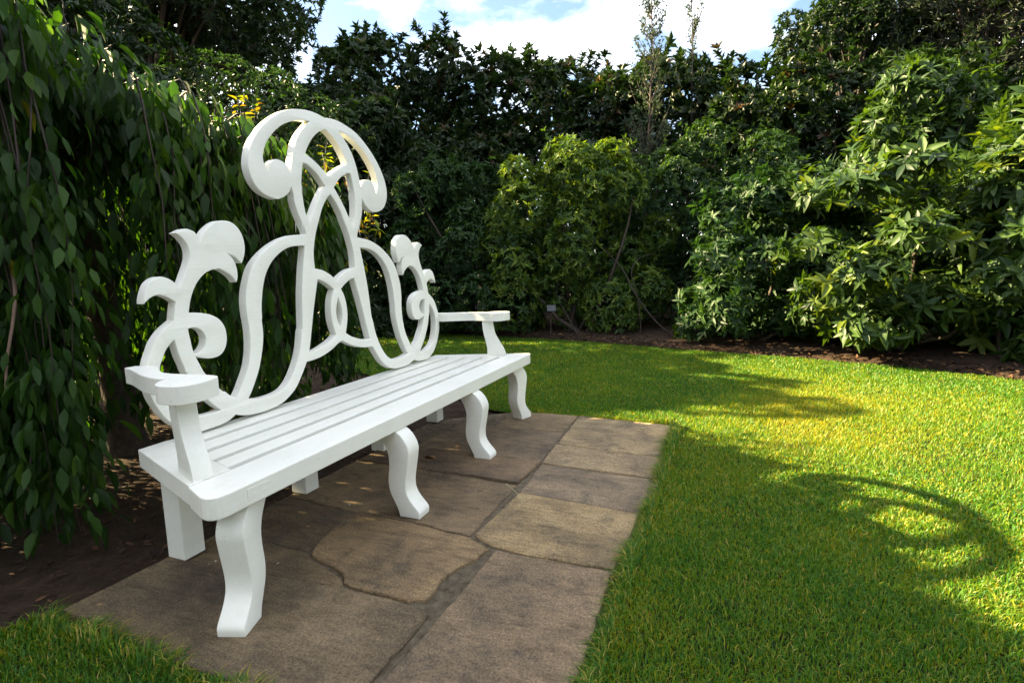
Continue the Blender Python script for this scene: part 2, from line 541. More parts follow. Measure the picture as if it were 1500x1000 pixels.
# bare soil out to the horizon, gently rough near the bench
def ground():
    xs = np.concatenate([[-900, -200, -40, -12], np.linspace(-5, 12, 120), [18, 40, 200, 900]])
    ys = np.concatenate([[-900, -200, -40, -14], np.linspace(-7, 12, 120), [18, 40, 200, 900]])
    X, Y = np.meshgrid(xs, ys, indexing='ij')
    Zg = -.055+.02*(vnoise(X, Y, 1.3, 3)-.5)+.014*(vnoise(X, Y, 4.5, 4)-.5)
    V = np.stack([X, Y, Zg], -1).reshape(-1, 3)
    n, m_ = X.shape
    i = np.arange(n-1)[:, None]*m_; j = np.arange(m_-1)[None]
    Fq = np.stack([i+j, i+m_+j, i+m_+j+1, i+j+1], -1).reshape(-1, 4)
    o = obj('ground', mesh_np('ground', V, Fq), M['soil'])
    tag(o, 'bare dark brown soil around the paving and under the trees', kind='structure')
ground()

BED_EDGE = [(5.95, 5.2), (5.80, 3.34), (5.55, 2.43), (5.36, .95), (5.10, .1), (4.78, -.77), (4.52, -1.9), (4.20, -2.81), (3.72, -3.72), (3.1, -4.9), (2.2, -6.2)]
LAWN = ([(-1.385, .76), (-1.378, .3), (-1.40, -.13), (-1.40, -.985), (-.6, -.972), (-.2, -.982), (.34, -1.02), (.7, -1.0), (1.335, -.99),
         (1.375, -.33), (1.375, .10), (1.44, .42), (1.75, .85), (2.15, 1.7), (2.6, 2.8), (3.4, 4.2), (4.6, 5.2)]
        + BED_EDGE + [(-1, -7.5), (-5, -7), (-5.5, -2), (-4, 0.2), (-2.6, .9), (-1.8, .95)])
lawn = sheet('lawn', LAWN, -.030, M['lawn'])
tag(lawn, 'mown green lawn around the stone paving')

# the planting bed beyond the lawn: a low mound of dark soil
def bed():
    E = np.array(smooth_poly(BED_EDGE, 60, 4, False))
    n = len(E)
    T = np.gradient(E, axis=0); T /= np.linalg.norm(T, axis=1, keepdims=True)
    Nn = np.stack([-T[:, 1], T[:, 0]], 1)          # away from the lawn
    offs = np.array([-.02, .05, .16, .4, .8, 1.5, 3, 6, 10])
    hh = np.array([-.045, -.02, .005, .03, .05, .07, .10, .12, .12])
    V = []
    for k in range(n):
        for o_, h in zip(offs, hh):
            x, y = E[k]+Nn[k]*o_
            V.append((x, y, h+.03*(vnoise(np.array([x]), np.array([y]), 3.1, 9)[0]-.5)))
    V = np.array(V); m_ = len(offs)
    i = np.arange(n-1)[:, None]*m_; j = np.arange(m_-1)[None]
    Fq = np.stack([i+j, i+j+1, i+m_+j+1, i+m_+j], -1).reshape(-1, 4)
    o = obj('planting_bed', mesh_np('planting_bed', V, Fq), M['soil'])
    tag(o, 'dark mulched planting bed under the shrubs beyond the lawn', kind='structure')
    return E, Nn
BE, BN = bed()

# paving: a sand bed with sandstone slabs
pav = sheet('paving', [(-1.345, .655), (-1.375, -.12), (-1.37, -.975), (-.6, -.95), (.34, -1.0), (1.33, -.98), (1.372, -.32), (1.372, .14), (1.05, .55), (.9, .64)], -.008, M['sand'])
tag(pav, 'sandstone paving of irregular slabs under the bench')

def slab(pts, top, tilt=(0, 0), broken=()):
    """one flag: outline subdivided and made uneven, rounded arris, slightly out of level"""
    out = []
    c0 = np.mean(pts, axis=0)
    pts = [np.array(q)+(np.array(q)-c0)/np.linalg.norm(np.array(q)-c0)*.007 for q in pts]
    N = len(pts)
    for i in range(N):
        a = np.array(pts[i]); b_ = np.array(pts[(i+1) % N])
        n = max(2, int(np.linalg.norm(b_-a)/.045))
        t_ = (b_-a)/np.linalg.norm(b_-a); nn = np.array([-t_[1], t_[0]])
        for k in range(n):
            q = a+(b_-a)*k/n
            amp = .004 if k else .0015
            out.append(q+nn*random.uniform(-amp, amp))
    c = np.mean(out, axis=0)
    bm = bmesh.new()
    rings = []
    for inset, z in ((-.002, -.05), (0, -.012), (0.001, -.004), (.006, .0)):
        ring = []
        for q in out:
            d = c-q; d = d/np.linalg.norm(d)
            w_ = q+d*(inset*random.uniform(.6, 1.6) if inset > 0 else inset)
            zz = top+z+(tilt[0]*(w_[0]-c[0])+tilt[1]*(w_[1]-c[1]) if z > -.04 else 0)+(random.uniform(-.0018, .0018) if z > -.02 else 0)
            ring.append(bm.verts.new((w_[0], w_[1], zz)))
        rings.append(ring)
    n = len(out)
    for a, b_ in zip(rings, rings[1:]):
        for i in range(n):
            bm.faces.new((a[i], a[(i+1) % n], b_[(i+1) % n], b_[i]))
    bm.faces.new(rings[-1])
    return obj('slab', bm_mesh('slab', bm), M['stone'], pav)

SLABS = [
 ([(1.362, .03), (1.375, -.318), (.985, -.318), (.962, .05), (.965, .16), (1.30, .14)], .000, (.004, .0)),
 ([(.95, .05), (.965, -.318), (.412, -.352), (.424, -.09), (.43, .45), (.90, .40), (.95, .2)], -.001, (0, .003)),
 ([(.406, -.10), (.398, -.358), (.082, -.345), (.108, .10), (.12, .62), (.41, .62)], .006, (0, -.004)),
 ([(.095, .10), (.060, -.352), (-.468, -.352), (-.437, -.066), (-.432, .183), (-.402, .645), (.105, .635)], .000, (.003, 0)),
 ([(-.462, -.066), (-.458, .183), (-.60, .205), (-.763, .165), (-.806, .135), (-.834, .062), (-.842, .0), (-.869, -.06), (-.912, -.10), (-.920, -.128), (-.924, -.265), (-.926, -.36), (-.905, -.405), (-.85, -.415), (-.79, -.40), (-.707, -.415), (-.62, -.455), (-.545, -.470), (-.495, -.368)], .003, (0, 0)),
 ([(-.455, .205), (-.415, .645), (-.77, .652), (-.775, .19), (-.62, .222)], -.002, (0, .002)),
 ([(-.845, .085), (-.79, .185), (-.785, .652), (-.985, .652), (-.952, .14), (-.928, -.10), (-.885, -.045)], -.004, (.006, 0)),
 ([(-.968, .14), (-.948, -.127), (-.945, -.30), (-.968, -.452), (-1.13, -.458), (-1.275, -.452), (-1.385, -.455), (-1.388, -.13), (-1.372, .30), (-1.348, .672), (-1.0, .652)], .002, (0, 0)),
 ([(1.372, -.335), (1.335, -.985), (.70, -.99), (.738, -.362)], -.001, (0, .004)),
 ([(.718, -.362), (.680, -.992), (.370, -.996), (.402, -.378)], .001, (0, 0)),
 ([(.384, -.380), (.350, -1.005), (-.042, -.962), (-.002, -.402)], -.002, (.002, 0)),
 ([(-.020, -.400), (-.062, -.962), (-.30, -.955), (-.522, -.945), (-.525, -.60), (-.508, -.48), (-.455, -.382)], .002, (0, -.002)),
 ([(-.548, -.510), (-.548, -.945), (-.86, -.955), (-1.385, -.965), (-1.385, -.485), (-1.27, -.490), (-.965, -.505)], .001, (0, 0)),
]
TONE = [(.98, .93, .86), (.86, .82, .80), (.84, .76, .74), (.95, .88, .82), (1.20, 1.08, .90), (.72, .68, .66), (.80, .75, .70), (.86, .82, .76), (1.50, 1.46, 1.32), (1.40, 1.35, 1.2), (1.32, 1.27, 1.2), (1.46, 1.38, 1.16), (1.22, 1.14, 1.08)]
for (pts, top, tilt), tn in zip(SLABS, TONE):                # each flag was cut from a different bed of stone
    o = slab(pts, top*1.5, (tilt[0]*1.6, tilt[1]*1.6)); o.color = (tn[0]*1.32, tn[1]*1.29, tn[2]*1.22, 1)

# ------------------------------------------------------------------ the bench
A_H, B_H, DEP, ST, SB = 1.0731, 1.3137, .6497, .450, .384
def xe(y):                                          # half length of the seat at depth y
    return B_H-(B_H-A_H)*y/DEP
bench = empty('garden_bench', (0, 0, 0), 'large white painted wooden garden bench with scrolled monogram back on stone paving', 'bench')

def round_corner(pts, i, r, n=6):
    p0, p1, p2 = [np.array(pts[k % len(pts)], float) for k in (i-1, i, i+1)]
    a = p1+(p0-p1)/np.linalg.norm(p0-p1)*r; b_ = p1+(p2-p1)/np.linalg.norm(p2-p1)*r
    return [tuple((1-t)**2*a+2*t*(1-t)*p1+t*t*b_) for t in np.linspace(0, 1, n+1)]

seat = bpy.data.objects.new('seat', None); link(seat, bench)
fr = [(-xe(.156)-.004, .156), (-B_H-.012, 0), (B_H+.012, 0), (xe(.156)+.004, .156)]
frp = [fr[0]]+round_corner(fr, 1, .075)+round_corner(fr, 2, .075)+[fr[3]]
obj('front_rail', prism('front_rail', frp, SB, ST, .004), M['paint'], seat)
EB = .145                                            # width of the end boards
for s in (-1, 1):
    e = [(s*xe(.160), .160), (s*xe(DEP), DEP), (s*(xe(DEP)-EB*.8), DEP), (s*(xe(.160)-EB), .160)]
    obj('end_board', prism('end_board', e if s > 0 else e[::-1], SB+.002, ST+.0005, .003), M['paint'], seat)
def xi(y): return xe(y)-EB-(-.2*EB)*(y-.16)/(DEP-.16)-.0015
for y0, y1 in ((.186, .265), (.296, .379), (.410, .498), (.530, DEP)):
    e = [(-xi(y0), y0), (xi(y0), y0), (xi(y1), y1), (-xi(y1), y1)]
    obj('slat', prism('slat', e, ST-.045, ST-random.uniform(0, .0012), .003), M['paint'], seat)
# a bearer under the slats at each leg pair keeps them up
for x in (-.86, -.36, .36, .86):
    obj('bearer', prism('bearer', [(x-.02, .16), (x+.02, .16), (x+.02, .61), (x-.02, .61)], SB+.004, ST-.0455, 0), M['paint'], seat)

# a repair plug let into the front rail near its rounded end
bm = bmesh.new(); bmesh.ops.create_cube(bm, size=1.0)
for v in bm.verts: v.co = (-1.150+v.co.x*.085, +.0014+v.co.y*.005, .4225+v.co.z*.026)
obj('repair_plug', bm_mesh('repair_plug', bm), M['paint'], seat)
# legs
CAB = ([(-.010, .384), (.018, .366), (.042, .336), (.055, .300), (.051, .259), (.040, .201), (.032, .151), (.035, .109), (.055, .074), (.083, .044), (.094, .026), (.092, .001)],
       [(-.004, .001), (-.013, .034), (-.031, .070), (-.050, .112), (-.055, .161), (-.048, .219), (-.048, .268), (-.061, .309), (-.082, .340), (-.115, .384)])
prof = smooth_poly(CAB[0], 60, 3, False)+smooth_poly(CAB[1], 60, 3, False)
leg_me = curve_plate('front_leg', [prof], .086, .004)
def front_leg(x, y, ang):
    o = obj('front_leg', leg_me, M['paint'], bench)
    # board plane: local x -> outward direction, local y -> up, thickness sideways
    d = Vector((math.cos(ang), math.sin(ang), 0))
    m = Matrix(((d.x, 0, d.y, x), (d.y, 0, -d.x, y), (0, 1, 0, 0), (0, 0, 0, 1)))
    o.matrix_local = m
front_leg(-.375, 0.0, R(-90)); front_leg(.375, 0.0, R(-90))
front_leg(-1.176, .066, R(180+19)); front_leg(1.176, .066, R(-19))
rl = prism('rear_leg', [(-.0437, -.0437), (.0437, -.0437), (.0437, .0437), (-.0437, .0437)], .001, SB+.001, .003)
for x in (-.958, -.320, .320, .958):
    obj('rear_leg', rl, M['paint'], bench, (x, .614, 0))

# arms
arm_out = [(-1.092, .640), (-1.055, .640), (-1.034, .585), (-1.040, .545), (-1.082, .48), (-1.112, .42), (-1.121, .37), (-1.115, .302), (-1.104, .235), (-1.104, .194), (-1.117, .165),
           (-1.155, .145), (-1.205, .133), (-1.242, .138), (-1.266, .157), (-1.274, .194), (-1.272, .226), (-1.258, .252), (-1.231, .278), (-1.204, .290), (-1.190, .293), (-1.196, .330), (-1.186, .390), (-1.164, .455), (-1.133, .525), (-1.106, .590)]
sm = smooth_poly(arm_out, 50, 4)
for s in (-1, 1):
    o_ = [(x*(-s), y) for x, y in sm]
    obj('armrest', prism('armrest', o_ if s < 0 else o_[::-1], .696, .752, .003), M['paint'], bench)
# posts: S shaped boards standing along the splayed ends
post = smooth_poly([(.268, .697), (.262, .65), (.252, .60), (.230, .555), (.200, .505), (.186, .47), (.183, .4505)], 60, 3, False) + \
       smooth_poly([(.312, .4505), (.311, .50), (.320, .55), (.334, .61), (.340, .65), (.342, .697)], 60, 3, False)
post_me = curve_plate('arm_post', [post], .058, .003)
for s in (-1, 1):
    o = obj('arm_post', post_me, M['paint'], bench)
    d = Vector((s*(A_H-B_H), DEP, 0)).normalized()
    base = Vector((s*(B_H-.018), 0, 0))
    side = Vector((d.y, -d.x, 0))
    base += side*(-s)*.030
    o.matrix_local = Matrix(((d.x, 0, side.x, base.x), (d.y, 0, side.y, base.y), (0, 1, 0, 0), (0, 0, 0, 1)))

# the pierced back, traced as (x, height) on its front face; right half mirrors the left
OUT= [(0.003,1.830),(-0.048,1.836),(-0.119,1.836),(-0.215,1.818),(-0.275,1.795),(-0.327,1.765),(-0.379,1.727),(-0.430,1.679),(-0.466,1.633),(-0.490,1.591),(-0.503,1.551),(-0.507,1.517),(-0.501,1.484),(-0.486,1.452),(-0.461,1.425),(-0.424,1.405),(-0.378,1.395),(-0.348,1.396),(-0.309,1.413),(-0.280,1.437),(-0.266,1.462),(-0.256,1.425),(-0.257,1.399),(-0.243,1.353),(-0.222,1.307),(-0.200,1.265),(-0.194,1.243),(-0.203,1.244),(-0.254,1.240),(-0.308,1.232),(-0.366,1.214),(-0.423,1.187),(-0.474,1.154),(-0.514,1.121),(-0.543,1.086),(-0.562,1.048),(-0.577,1.009),(-0.588,0.966),(-0.591,0.923),(-0.590,0.880),(-0.588,0.865),(-0.585,0.820),(-0.587,0.776),(-0.593,0.733),(-0.604,0.690),(-0.622,0.649),(-0.646,0.610),(-0.668,0.575),(-0.688,0.552),(-0.715,0.570),(-0.737,0.591),(-0.752,0.599),(-0.815,0.678),(-0.835,0.719),(-0.850,0.755),(-0.827,0.746),(-0.796,0.737),(-0.764,0.736),(-0.737,0.744),(-0.717,0.762),(-0.704,0.790),(-0.701,0.819),(-0.706,0.853),(-0.726,0.884),(-0.757,0.904),(-0.792,0.915),(-0.827,0.921),(-0.857,0.923),(-0.849,0.955),(-0.836,0.989),(-0.814,1.027),(-0.783,1.060),(-0.749,1.079),(-0.715,1.086),(-0.698,1.085),(-0.666,1.069),(-0.643,1.051),(-0.626,1.030),(-0.618,1.051),(-0.617,1.080),(-0.624,1.110),(-0.636,1.131),(-0.654,1.146),(-0.623,1.135),(-0.604,1.120),(-0.590,1.108),(-0.577,1.131),(-0.567,1.165),(-0.568,1.204),(-0.580,1.237),(-0.602,1.263),(-0.630,1.277),(-0.664,1.279),(-0.694,1.272),(-0.724,1.254),(-0.750,1.231),(-0.766,1.209),(-0.775,1.189),(-0.791,1.223),(-0.811,1.234),(-0.836,1.237),(-0.873,1.220),(-0.852,1.205),(-0.834,1.183),(-0.826,1.160),(-0.826,1.137),(-0.834,1.110),(-0.847,1.084),(-0.863,1.053),(-0.882,1.017),(-0.900,1.038),(-0.919,1.052),(-0.941,1.060),(-0.958,1.061),(-0.980,1.052),(-0.999,1.035),(-1.012,1.010),(-1.021,0.982),(-1.023,0.968),(-1.004,0.984),(-0.984,0.994),(-0.965,0.997),(-0.946,0.992),(-0.924,0.981),(-0.905,0.967),(-0.913,0.937),(-0.921,0.900),(-0.957,0.877),(-0.983,0.854),(-1.005,0.827),(-1.022,0.793),(-1.035,0.766),(-1.043,0.739),(-1.046,0.707),(-1.045,0.673),(-1.041,0.644),(-1.032,0.616),(-1.017,0.584),(-1.001,0.557),(-0.986,0.537),(-0.963,0.512),(-0.933,0.489),(-0.897,0.470),(-0.863,0.460),(-0.817,0.460),(-0.779,0.461),(-0.744,0.466),(-0.727,0.470),(-0.698,0.484),(-0.660,0.471),(-0.613,0.462),(-0.569,0.459),(-0.511,0.460),(-0.442,0.471),(-0.389,0.495),(-0.345,0.527),(-0.306,0.574),(-0.277,0.614),(-0.267,0.632),(-0.205,0.635),(-0.145,0.645),(-0.081,0.665),(-0.038,0.685),(-0.004,0.700)]
H1= [(-0.108,1.786),(-0.135,1.763),(-0.173,1.726),(-0.205,1.685),(-0.227,1.639),(-0.242,1.595),(-0.252,1.556),(-0.260,1.522),(-0.274,1.544),(-0.297,1.563),(-0.333,1.571),(-0.357,1.567),(-0.380,1.547),(-0.392,1.521),(-0.398,1.498),(-0.409,1.523),(-0.418,1.543),(-0.421,1.565),(-0.415,1.592),(-0.396,1.630),(-0.362,1.671),(-0.322,1.708),(-0.275,1.739),(-0.221,1.763),(-0.167,1.779)]
H2= [(-0.177,1.582),(-0.184,1.557),(-0.193,1.518),(-0.200,1.479),(-0.204,1.431),(-0.198,1.486),(-0.198,1.433),(-0.193,1.376),(-0.182,1.329),(-0.169,1.298),(-0.159,1.316),(-0.132,1.357),(-0.102,1.404),(-0.066,1.453),(-0.033,1.492),(-0.084,1.543),(-0.124,1.566),(-0.150,1.579)]
H6= [(-0.142,1.027),(-0.100,1.015),(-0.061,0.995),(-0.028,0.972),(-0.048,0.937),(-0.061,0.891),(-0.064,0.833),(-0.055,0.784),(-0.039,0.737),(-0.083,0.713),(-0.139,0.694),(-0.192,0.681),(-0.243,0.680),(-0.231,0.718),(-0.205,0.816),(-0.179,0.910)]
H7= [(-0.213,1.190),(-0.261,1.188),(-0.314,1.180),(-0.367,1.158),(-0.413,1.126),(-0.447,1.090),(-0.472,1.050),(-0.489,1.005),(-0.500,0.961),(-0.508,0.917),(-0.511,0.872),(-0.514,0.857),(-0.513,0.812),(-0.518,0.767),(-0.532,0.714),(-0.553,0.654),(-0.579,0.605),(-0.606,0.561),(-0.627,0.535),(-0.578,0.524),(-0.532,0.521),(-0.485,0.522),(-0.435,0.532),(-0.394,0.557),(-0.357,0.599),(-0.324,0.652),(-0.299,0.712),(-0.281,0.784),(-0.274,0.800),(-0.267,0.873),(-0.260,0.946),(-0.249,1.019),(-0.235,1.092),(-0.221,1.151)]
H9= [(-0.927,0.830),(-0.949,0.812),(-0.967,0.792),(-0.982,0.764),(-0.992,0.745),(-0.997,0.716),(-0.996,0.685),(-0.990,0.646),(-0.975,0.608),(-0.951,0.571),(-0.913,0.543),(-0.866,0.526),(-0.833,0.520),(-0.796,0.519),(-0.764,0.521),(-0.788,0.544),(-0.815,0.573),(-0.844,0.609),(-0.866,0.646),(-0.894,0.696),(-0.903,0.727),(-0.915,0.765),(-0.922,0.801)]
H10= [(-0.867,0.863),(-0.843,0.865),(-0.822,0.858),(-0.806,0.844),(-0.797,0.823),(-0.798,0.807),(-0.806,0.788),(-0.824,0.772),(-0.842,0.766),(-0.854,0.764),(-0.858,0.779),(-0.862,0.811),(-0.866,0.843)]
H3= [(0.003,1.773),(-0.028,1.761),(-0.068,1.736),(-0.108,1.699),(-0.141,1.655),(-0.155,1.628),(-0.118,1.613),(-0.064,1.585),(-0.005,1.544)]
H4= [(0.010,1.456),(-0.036,1.421),(-0.068,1.377),(-0.097,1.320),(-0.126,1.259),(-0.146,1.198),(-0.156,1.143),(-0.155,1.081),(-0.101,1.071),(-0.058,1.053),(-0.021,1.031),(0.007,1.008)]
H5= [(0.009,0.931),(-0.011,0.903),(-0.023,0.866),(-0.023,0.829),(-0.013,0.796),(0.002,0.770)]
def both(h): return smooth_poly(h), smooth_poly([(-x, z) for x, z in h][::-1])
def sym(h):
    h = [(0.0, h[0][1])]+list(h[1:-1])+[(0.0, h[-1][1])]
    return h+[(-x, z) for x, z in h[-2:0:-1]]
zmin = min(z for x, z in OUT)
fix = lambda h: [(x, max(z, .4515)) for x, z in h]
out = fix(sym(OUT))
loops = [smooth_poly(out, 42, 3)]
for h in (H1, H2, H6, H7, H9, H10):
    loops += list(both(h))
for h in (H3, H4, H5):
    loops.append(smooth_poly(sym(h), 42, 4))
BT = .042
back_me = curve_plate('backrest', loops, BT, .003)
o = obj('backrest', back_me, M['paint'], bench)
rk = math.atan(.0149)
o.matrix_local = Matrix.Translation((0, .5928+BT/2-.0067, 0)) @ Matrix(((1, 0, 0, 0), (0, math.sin(rk), -math.cos(rk), 0), (0, math.cos(rk), math.sin(rk), 0), (0, 0, 0, 1)))
# two bolts where the right arm meets the back
bm = bmesh.new()
bmesh.ops.create_uvsphere(bm, u_segments=10, v_segments=6, radius=.006)
bolt_me = bm_mesh('bolt', bm, True)
for x in (-1.0, 1.0):
    obj('bolt', bolt_me, M['paint'], bench, (x*1.012, .590, .724))

# ------------------------------------------------------------------ plants
def blob_points(blobs, n, up=.35, squash=1.0, keep_in=.25):
    """tips on the surfaces of overlapping blobs: positions and outward directions"""
    B_ = np.array(blobs)                              # x y z r
    w_ = B_[:, 3]**2; w_ = w_/w_.sum()
    P, D = [], []
    tot = 0
    while tot < n:
        k = rng.choice(len(B_), n, p=w_)
        d = nrm(rng.normal(size=(n, 3))+np.array([0, 0, up]))
        rr = B_[k, 3]*(1-.22*rng.random(n)**2)
        p_ = B_[k, :3]+d*rr[:, None]*np.array([1, 1, squash])
        # drop most tips that lie deep inside another blob
        inside = np.zeros(n)
        for b_ in B_:
            dd = np.linalg.norm((p_-b_[:3])/np.array([1, 1, squash]), axis=1)/b_[3]
            inside += dd < .80
        ok = (inside == 0) | (rng.random(n) < keep_in*.5)
        ok &= p_[:, 2] > .06
        P.append(p_[ok]); D.append(d[ok]); tot += ok.sum()
    return np.concatenate(P)[:n], np.concatenate(D)[:n]

def whorls(P, D, nleaf, length, width, spread=68, droop=.18, lv=.25, tint_mu=.45, tint_sd=.2, tint_of=None, young=.0):
    """rosettes of leaves at the twig tips"""
    N = len(P)
    D = nrm(D+np.array([0, 0, .35])+rng.normal(size=(N, 3))*.28)
    ref = nrm(rng.normal(size=(N, 3)))
    a = nrm(np.cross(D, ref)); b_ = np.cross(D, a)
    k = np.tile(np.arange(nleaf), N)
    i = np.repeat(np.arange(N), nleaf)
    th = k*2.399+rng.random(N)[i]*6.28+rng.normal(size=N*nleaf)*.2
    el = np.radians(spread-30*(k/nleaf)+rng.normal(size=N*nleaf)*13)
    ax = D[i]*np.cos(el)[:, None]+(a[i]*np.cos(th)[:, None]+b_[i]*np.sin(th)[:, None])*np.sin(el)[:, None]
    size = (1+lv*rng.normal(size=N)*.6)[i]*(1+lv*rng.normal(size=N*nleaf)*.5)*(1-.25*k/nleaf)
    size = np.clip(size, .45, 1.6)
    t0 = rng.normal(tint_mu, tint_sd, N)
    if tint_of is not None: t0 = t0+tint_of(P)
    yv = rng.random(N) < young
    t = np.clip(t0[i]+rng.normal(size=N*nleaf)*.08, 0, .93)
    t = np.where(yv[i], np.clip(.93+.07*rng.random(N*nleaf), 0, 1), t)
    pos = P[i]-D[i]*(length*.22*(k/nleaf))[:, None]
    return dict(pos=pos, axis=ax, normal=D[i]+rng.normal(size=(N*nleaf, 3))*.18, length=length*size, width=width*size*(1+.12*rng.normal(size=N*nleaf)),
                droop=np.clip(droop+rng.normal(size=N*nleaf)*.10, -.1, .5), tint=t)

def stems_for(base, blobs, n, r0, seed=0):
    """bushy stems from the ground up into the blobs"""
    q = random.Random(seed)
    parts = []
    for k in range(n):
        b_ = blobs[q.randrange(len(blobs))]
        s = np.array([base[0]+q.uniform(-.25, .25), base[1]+q.uniform(-.25, .25), -.06])
        e = np.array(b_[:3])+np.array([q.uniform(-.3, .3) for _ in range(3)])*b_[3]
        m_ = (s+e)/2+np.array([q.uniform(-.25, .25), q.uniform(-.25, .25), q.uniform(-.1, .25)])
        t = np.linspace(0, 1, 7)[:, None]
        pts = (1-t)**2*s+2*t*(1-t)*m_+t*t*e
        pts[1:-1] += np.array([[q.uniform(-.03, .03) for _ in range(3)] for _ in range(5)])
        parts.append(tube(pts, np.linspace(r0*q.uniform(.7, 1.2), r0*.25, 7), 6))
    return merge(parts)

def local(V, base): return V-np.array([base[0], base[1], 0])

def shrub(name, label, cat, px, hw, top, depth, mat, tips, nleaf, ll, lw, group=None, nb=22, dy=.8, low=.25, parts=0, spread=68, droop=.18,
          mu=.45, sd=.2, young=0, bottom=None, ybase=440, seed=0, stems=7, part_name='leaf', shape=1.1, tint_of=None, lv=.25, br=.42, simple=False, flat=4.0, shoots=0, fine=False, squash=1.0):
    """a bush whose width and top come from pixels at a depth; rooted in the ground below"""
    q = random.Random(seed+31)
    c = at(px, ybase, depth); base = (c[0], c[1])
    H = at(px, top, depth)[2]
    rx = hw/F_PX*depth
    rt = np.array([_r0[0], _r0[1]]); fw = np.array([_f[0], _f[1]])/np.linalg.norm(_f[:2])
    blobs = []
    for k in range(nb):
        h = ((k+.5)/nb)**shape
        wid = math.sqrt(max(.06, 1-h**flat))*(.82+.18*min(1, h*4))
        r_ = q.uniform(.75, 1.25)*br*(1.1-.35*h)
        u = q.uniform(-1, 1); v = q.uniform(-1, .8)
        xy = np.array(base)+rt*u*wid*max(.05, rx-r_*.6)+fw*v*wid*(rx*dy)
        z = low*.5+(H-low*.5)*h
        blobs.append((xy[0], xy[1], max(min(z, H-r_*q.uniform(.85, 1.3)), r_*.45), r_))
    P, D = blob_points(blobs, tips, .35, squash)
    if simple and depth > 10.4:                       # the far side of a distant bush stays thin
        back = (D[:, 0]*fw[0]+D[:, 1]*fw[1]) > .45
        kp = ~back | (rng.random(len(P)) < .35)
        P, D = P[kp], D[kp]
    if shoots:                                        # leading shoots stand out of the top and the flanks
        hi = [b_ for b_ in blobs if b_[2] > H*.55]
        sp, sd_ = [], []
        for k in range(shoots):
            b_ = hi[q.randrange(len(hi))]
            d = nrm(np.array([q.gauss(0, .5), q.gauss(0, .5), 1.0]))
            ln = q.uniform(.12, .55) if ll > .13 else q.uniform(.08, .28)
            n_ = int(ln/.07)+1
            for j_ in range(n_):
                sp.append(np.array(b_[:3])+d*(b_[3]*.9+j_*.07)+np.array([q.gauss(0, .02), q.gauss(0, .02), 0])); sd_.append(d)
        P = np.vstack([P, sp]); D = np.vstack([D, sd_])
    # some tips inside so that the bush is not hollow
    L = whorls(P, D, nleaf, ll, lw, spread, droop, lv, mu, sd, tint_of, young)
    t = empty(name, (base[0], base[1], 0), label, cat, group)
    tagd = np.ones(len(L['pos']), bool)
    if parts:
        idx = pick_largest(L, parts)
        tagd[idx] = False
        leaf_objects(L, idx, t, mat, part_name)
    me = leaf_mesh_simple('crown', L, np.nonzero(tagd)[0]) if simple else leaf_mesh('crown', L, np.nonzero(tagd)[0], LEAF_B if fine else LEAF_A)
    o = obj('crown', me, mat, t); o.location = (-base[0], -base[1], 0)
    tag(o, kind='stuff')
    V, Fq = stems_for(base, blobs, stems, .028+.004*H, seed)
    obj('stem', mesh_np('stem', local(V, base), Fq), M['bark'], t)
    return t, blobs

G1 = 'shrubs in the bed beyond the lawn'
G2 = 'tall laurels along the back'
# tall laurels closing the far side
for px, hw, top, dep, lab, sd in (
    (590, 165, 88, 12.2, 'tall dark laurel rising to a pointed top behind the bench back', 1),
    (800, 165, 112, 12.6, 'tall dark laurel with even rounded top behind the yellow-green azalea', 2),
    (985, 165, 116, 12.0, 'tall dark laurel with reddish shoots behind the wispy sapling', 3),
    (1190, 170, 122, 10.6, 'broad dark laurel below the loose dark tree', 4),
    (1390, 165, 120, 10.2, 'broad dark laurel below the dark drooping conifer', 5),
):
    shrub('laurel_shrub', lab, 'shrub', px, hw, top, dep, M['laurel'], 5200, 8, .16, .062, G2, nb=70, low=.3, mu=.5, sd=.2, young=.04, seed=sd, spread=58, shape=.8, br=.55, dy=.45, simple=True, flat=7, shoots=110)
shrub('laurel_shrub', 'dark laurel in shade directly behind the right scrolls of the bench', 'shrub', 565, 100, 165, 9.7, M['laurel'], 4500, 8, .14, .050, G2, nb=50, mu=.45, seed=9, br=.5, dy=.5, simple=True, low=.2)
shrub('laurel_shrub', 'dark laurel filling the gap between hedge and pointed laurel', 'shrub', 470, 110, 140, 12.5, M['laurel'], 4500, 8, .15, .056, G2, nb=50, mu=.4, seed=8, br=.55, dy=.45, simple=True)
# clipped hedge seen over the weeping cherry
shrub('yew_hedge', 'fine-leaved clipped green hedge seen above the weeping cherry', 'hedge', 345, 180, 104, 8.4, M['hedge'], 8000, 7, .06, .022, None, nb=110, dy=.3, low=.3, mu=.5, sd=.18, seed=21, shape=.9, spread=50, br=.42, simple=True, flat=12)
# shrubs in the dark behind the cherry
for px, hw, top, dep, lab, sd in (
    (160, 165, 12, 7.75, 'tall dark laurel added behind the crest of the weeping cherry to shade the lawn', 14),  # added to close a lit gap in the far lawn's shade
    (-260, 200, 150, 6.6, 'dark laurel growing beyond the left fall of cherry leaves', 12),
    (300, 170, 300, 7.4, 'low dark laurel glimpsed through the hanging cherry leaves', 13),
):
    shrub('laurel_shrub', lab, 'shrub', px, hw, top, dep, M['laurel'], 4000, 8, .13, .042, G2, nb=50, low=.2, mu=.35, sd=.15, seed=sd, br=.5, dy=.4, simple=True)

shrub('laurel_shrub', 'tall dense laurel added behind the cherry trunk to shade the lawn', 'shrub', 0, 250, -50, 6.5, M['laurel'], 5200, 8, .14, .052, G2, nb=80, low=.2, mu=.35, sd=.15, seed=11, br=.5, dy=.35, simple=True, flat=14, shape=.95)  # mostly unseen; height and flat top shaped to shade the far lawn

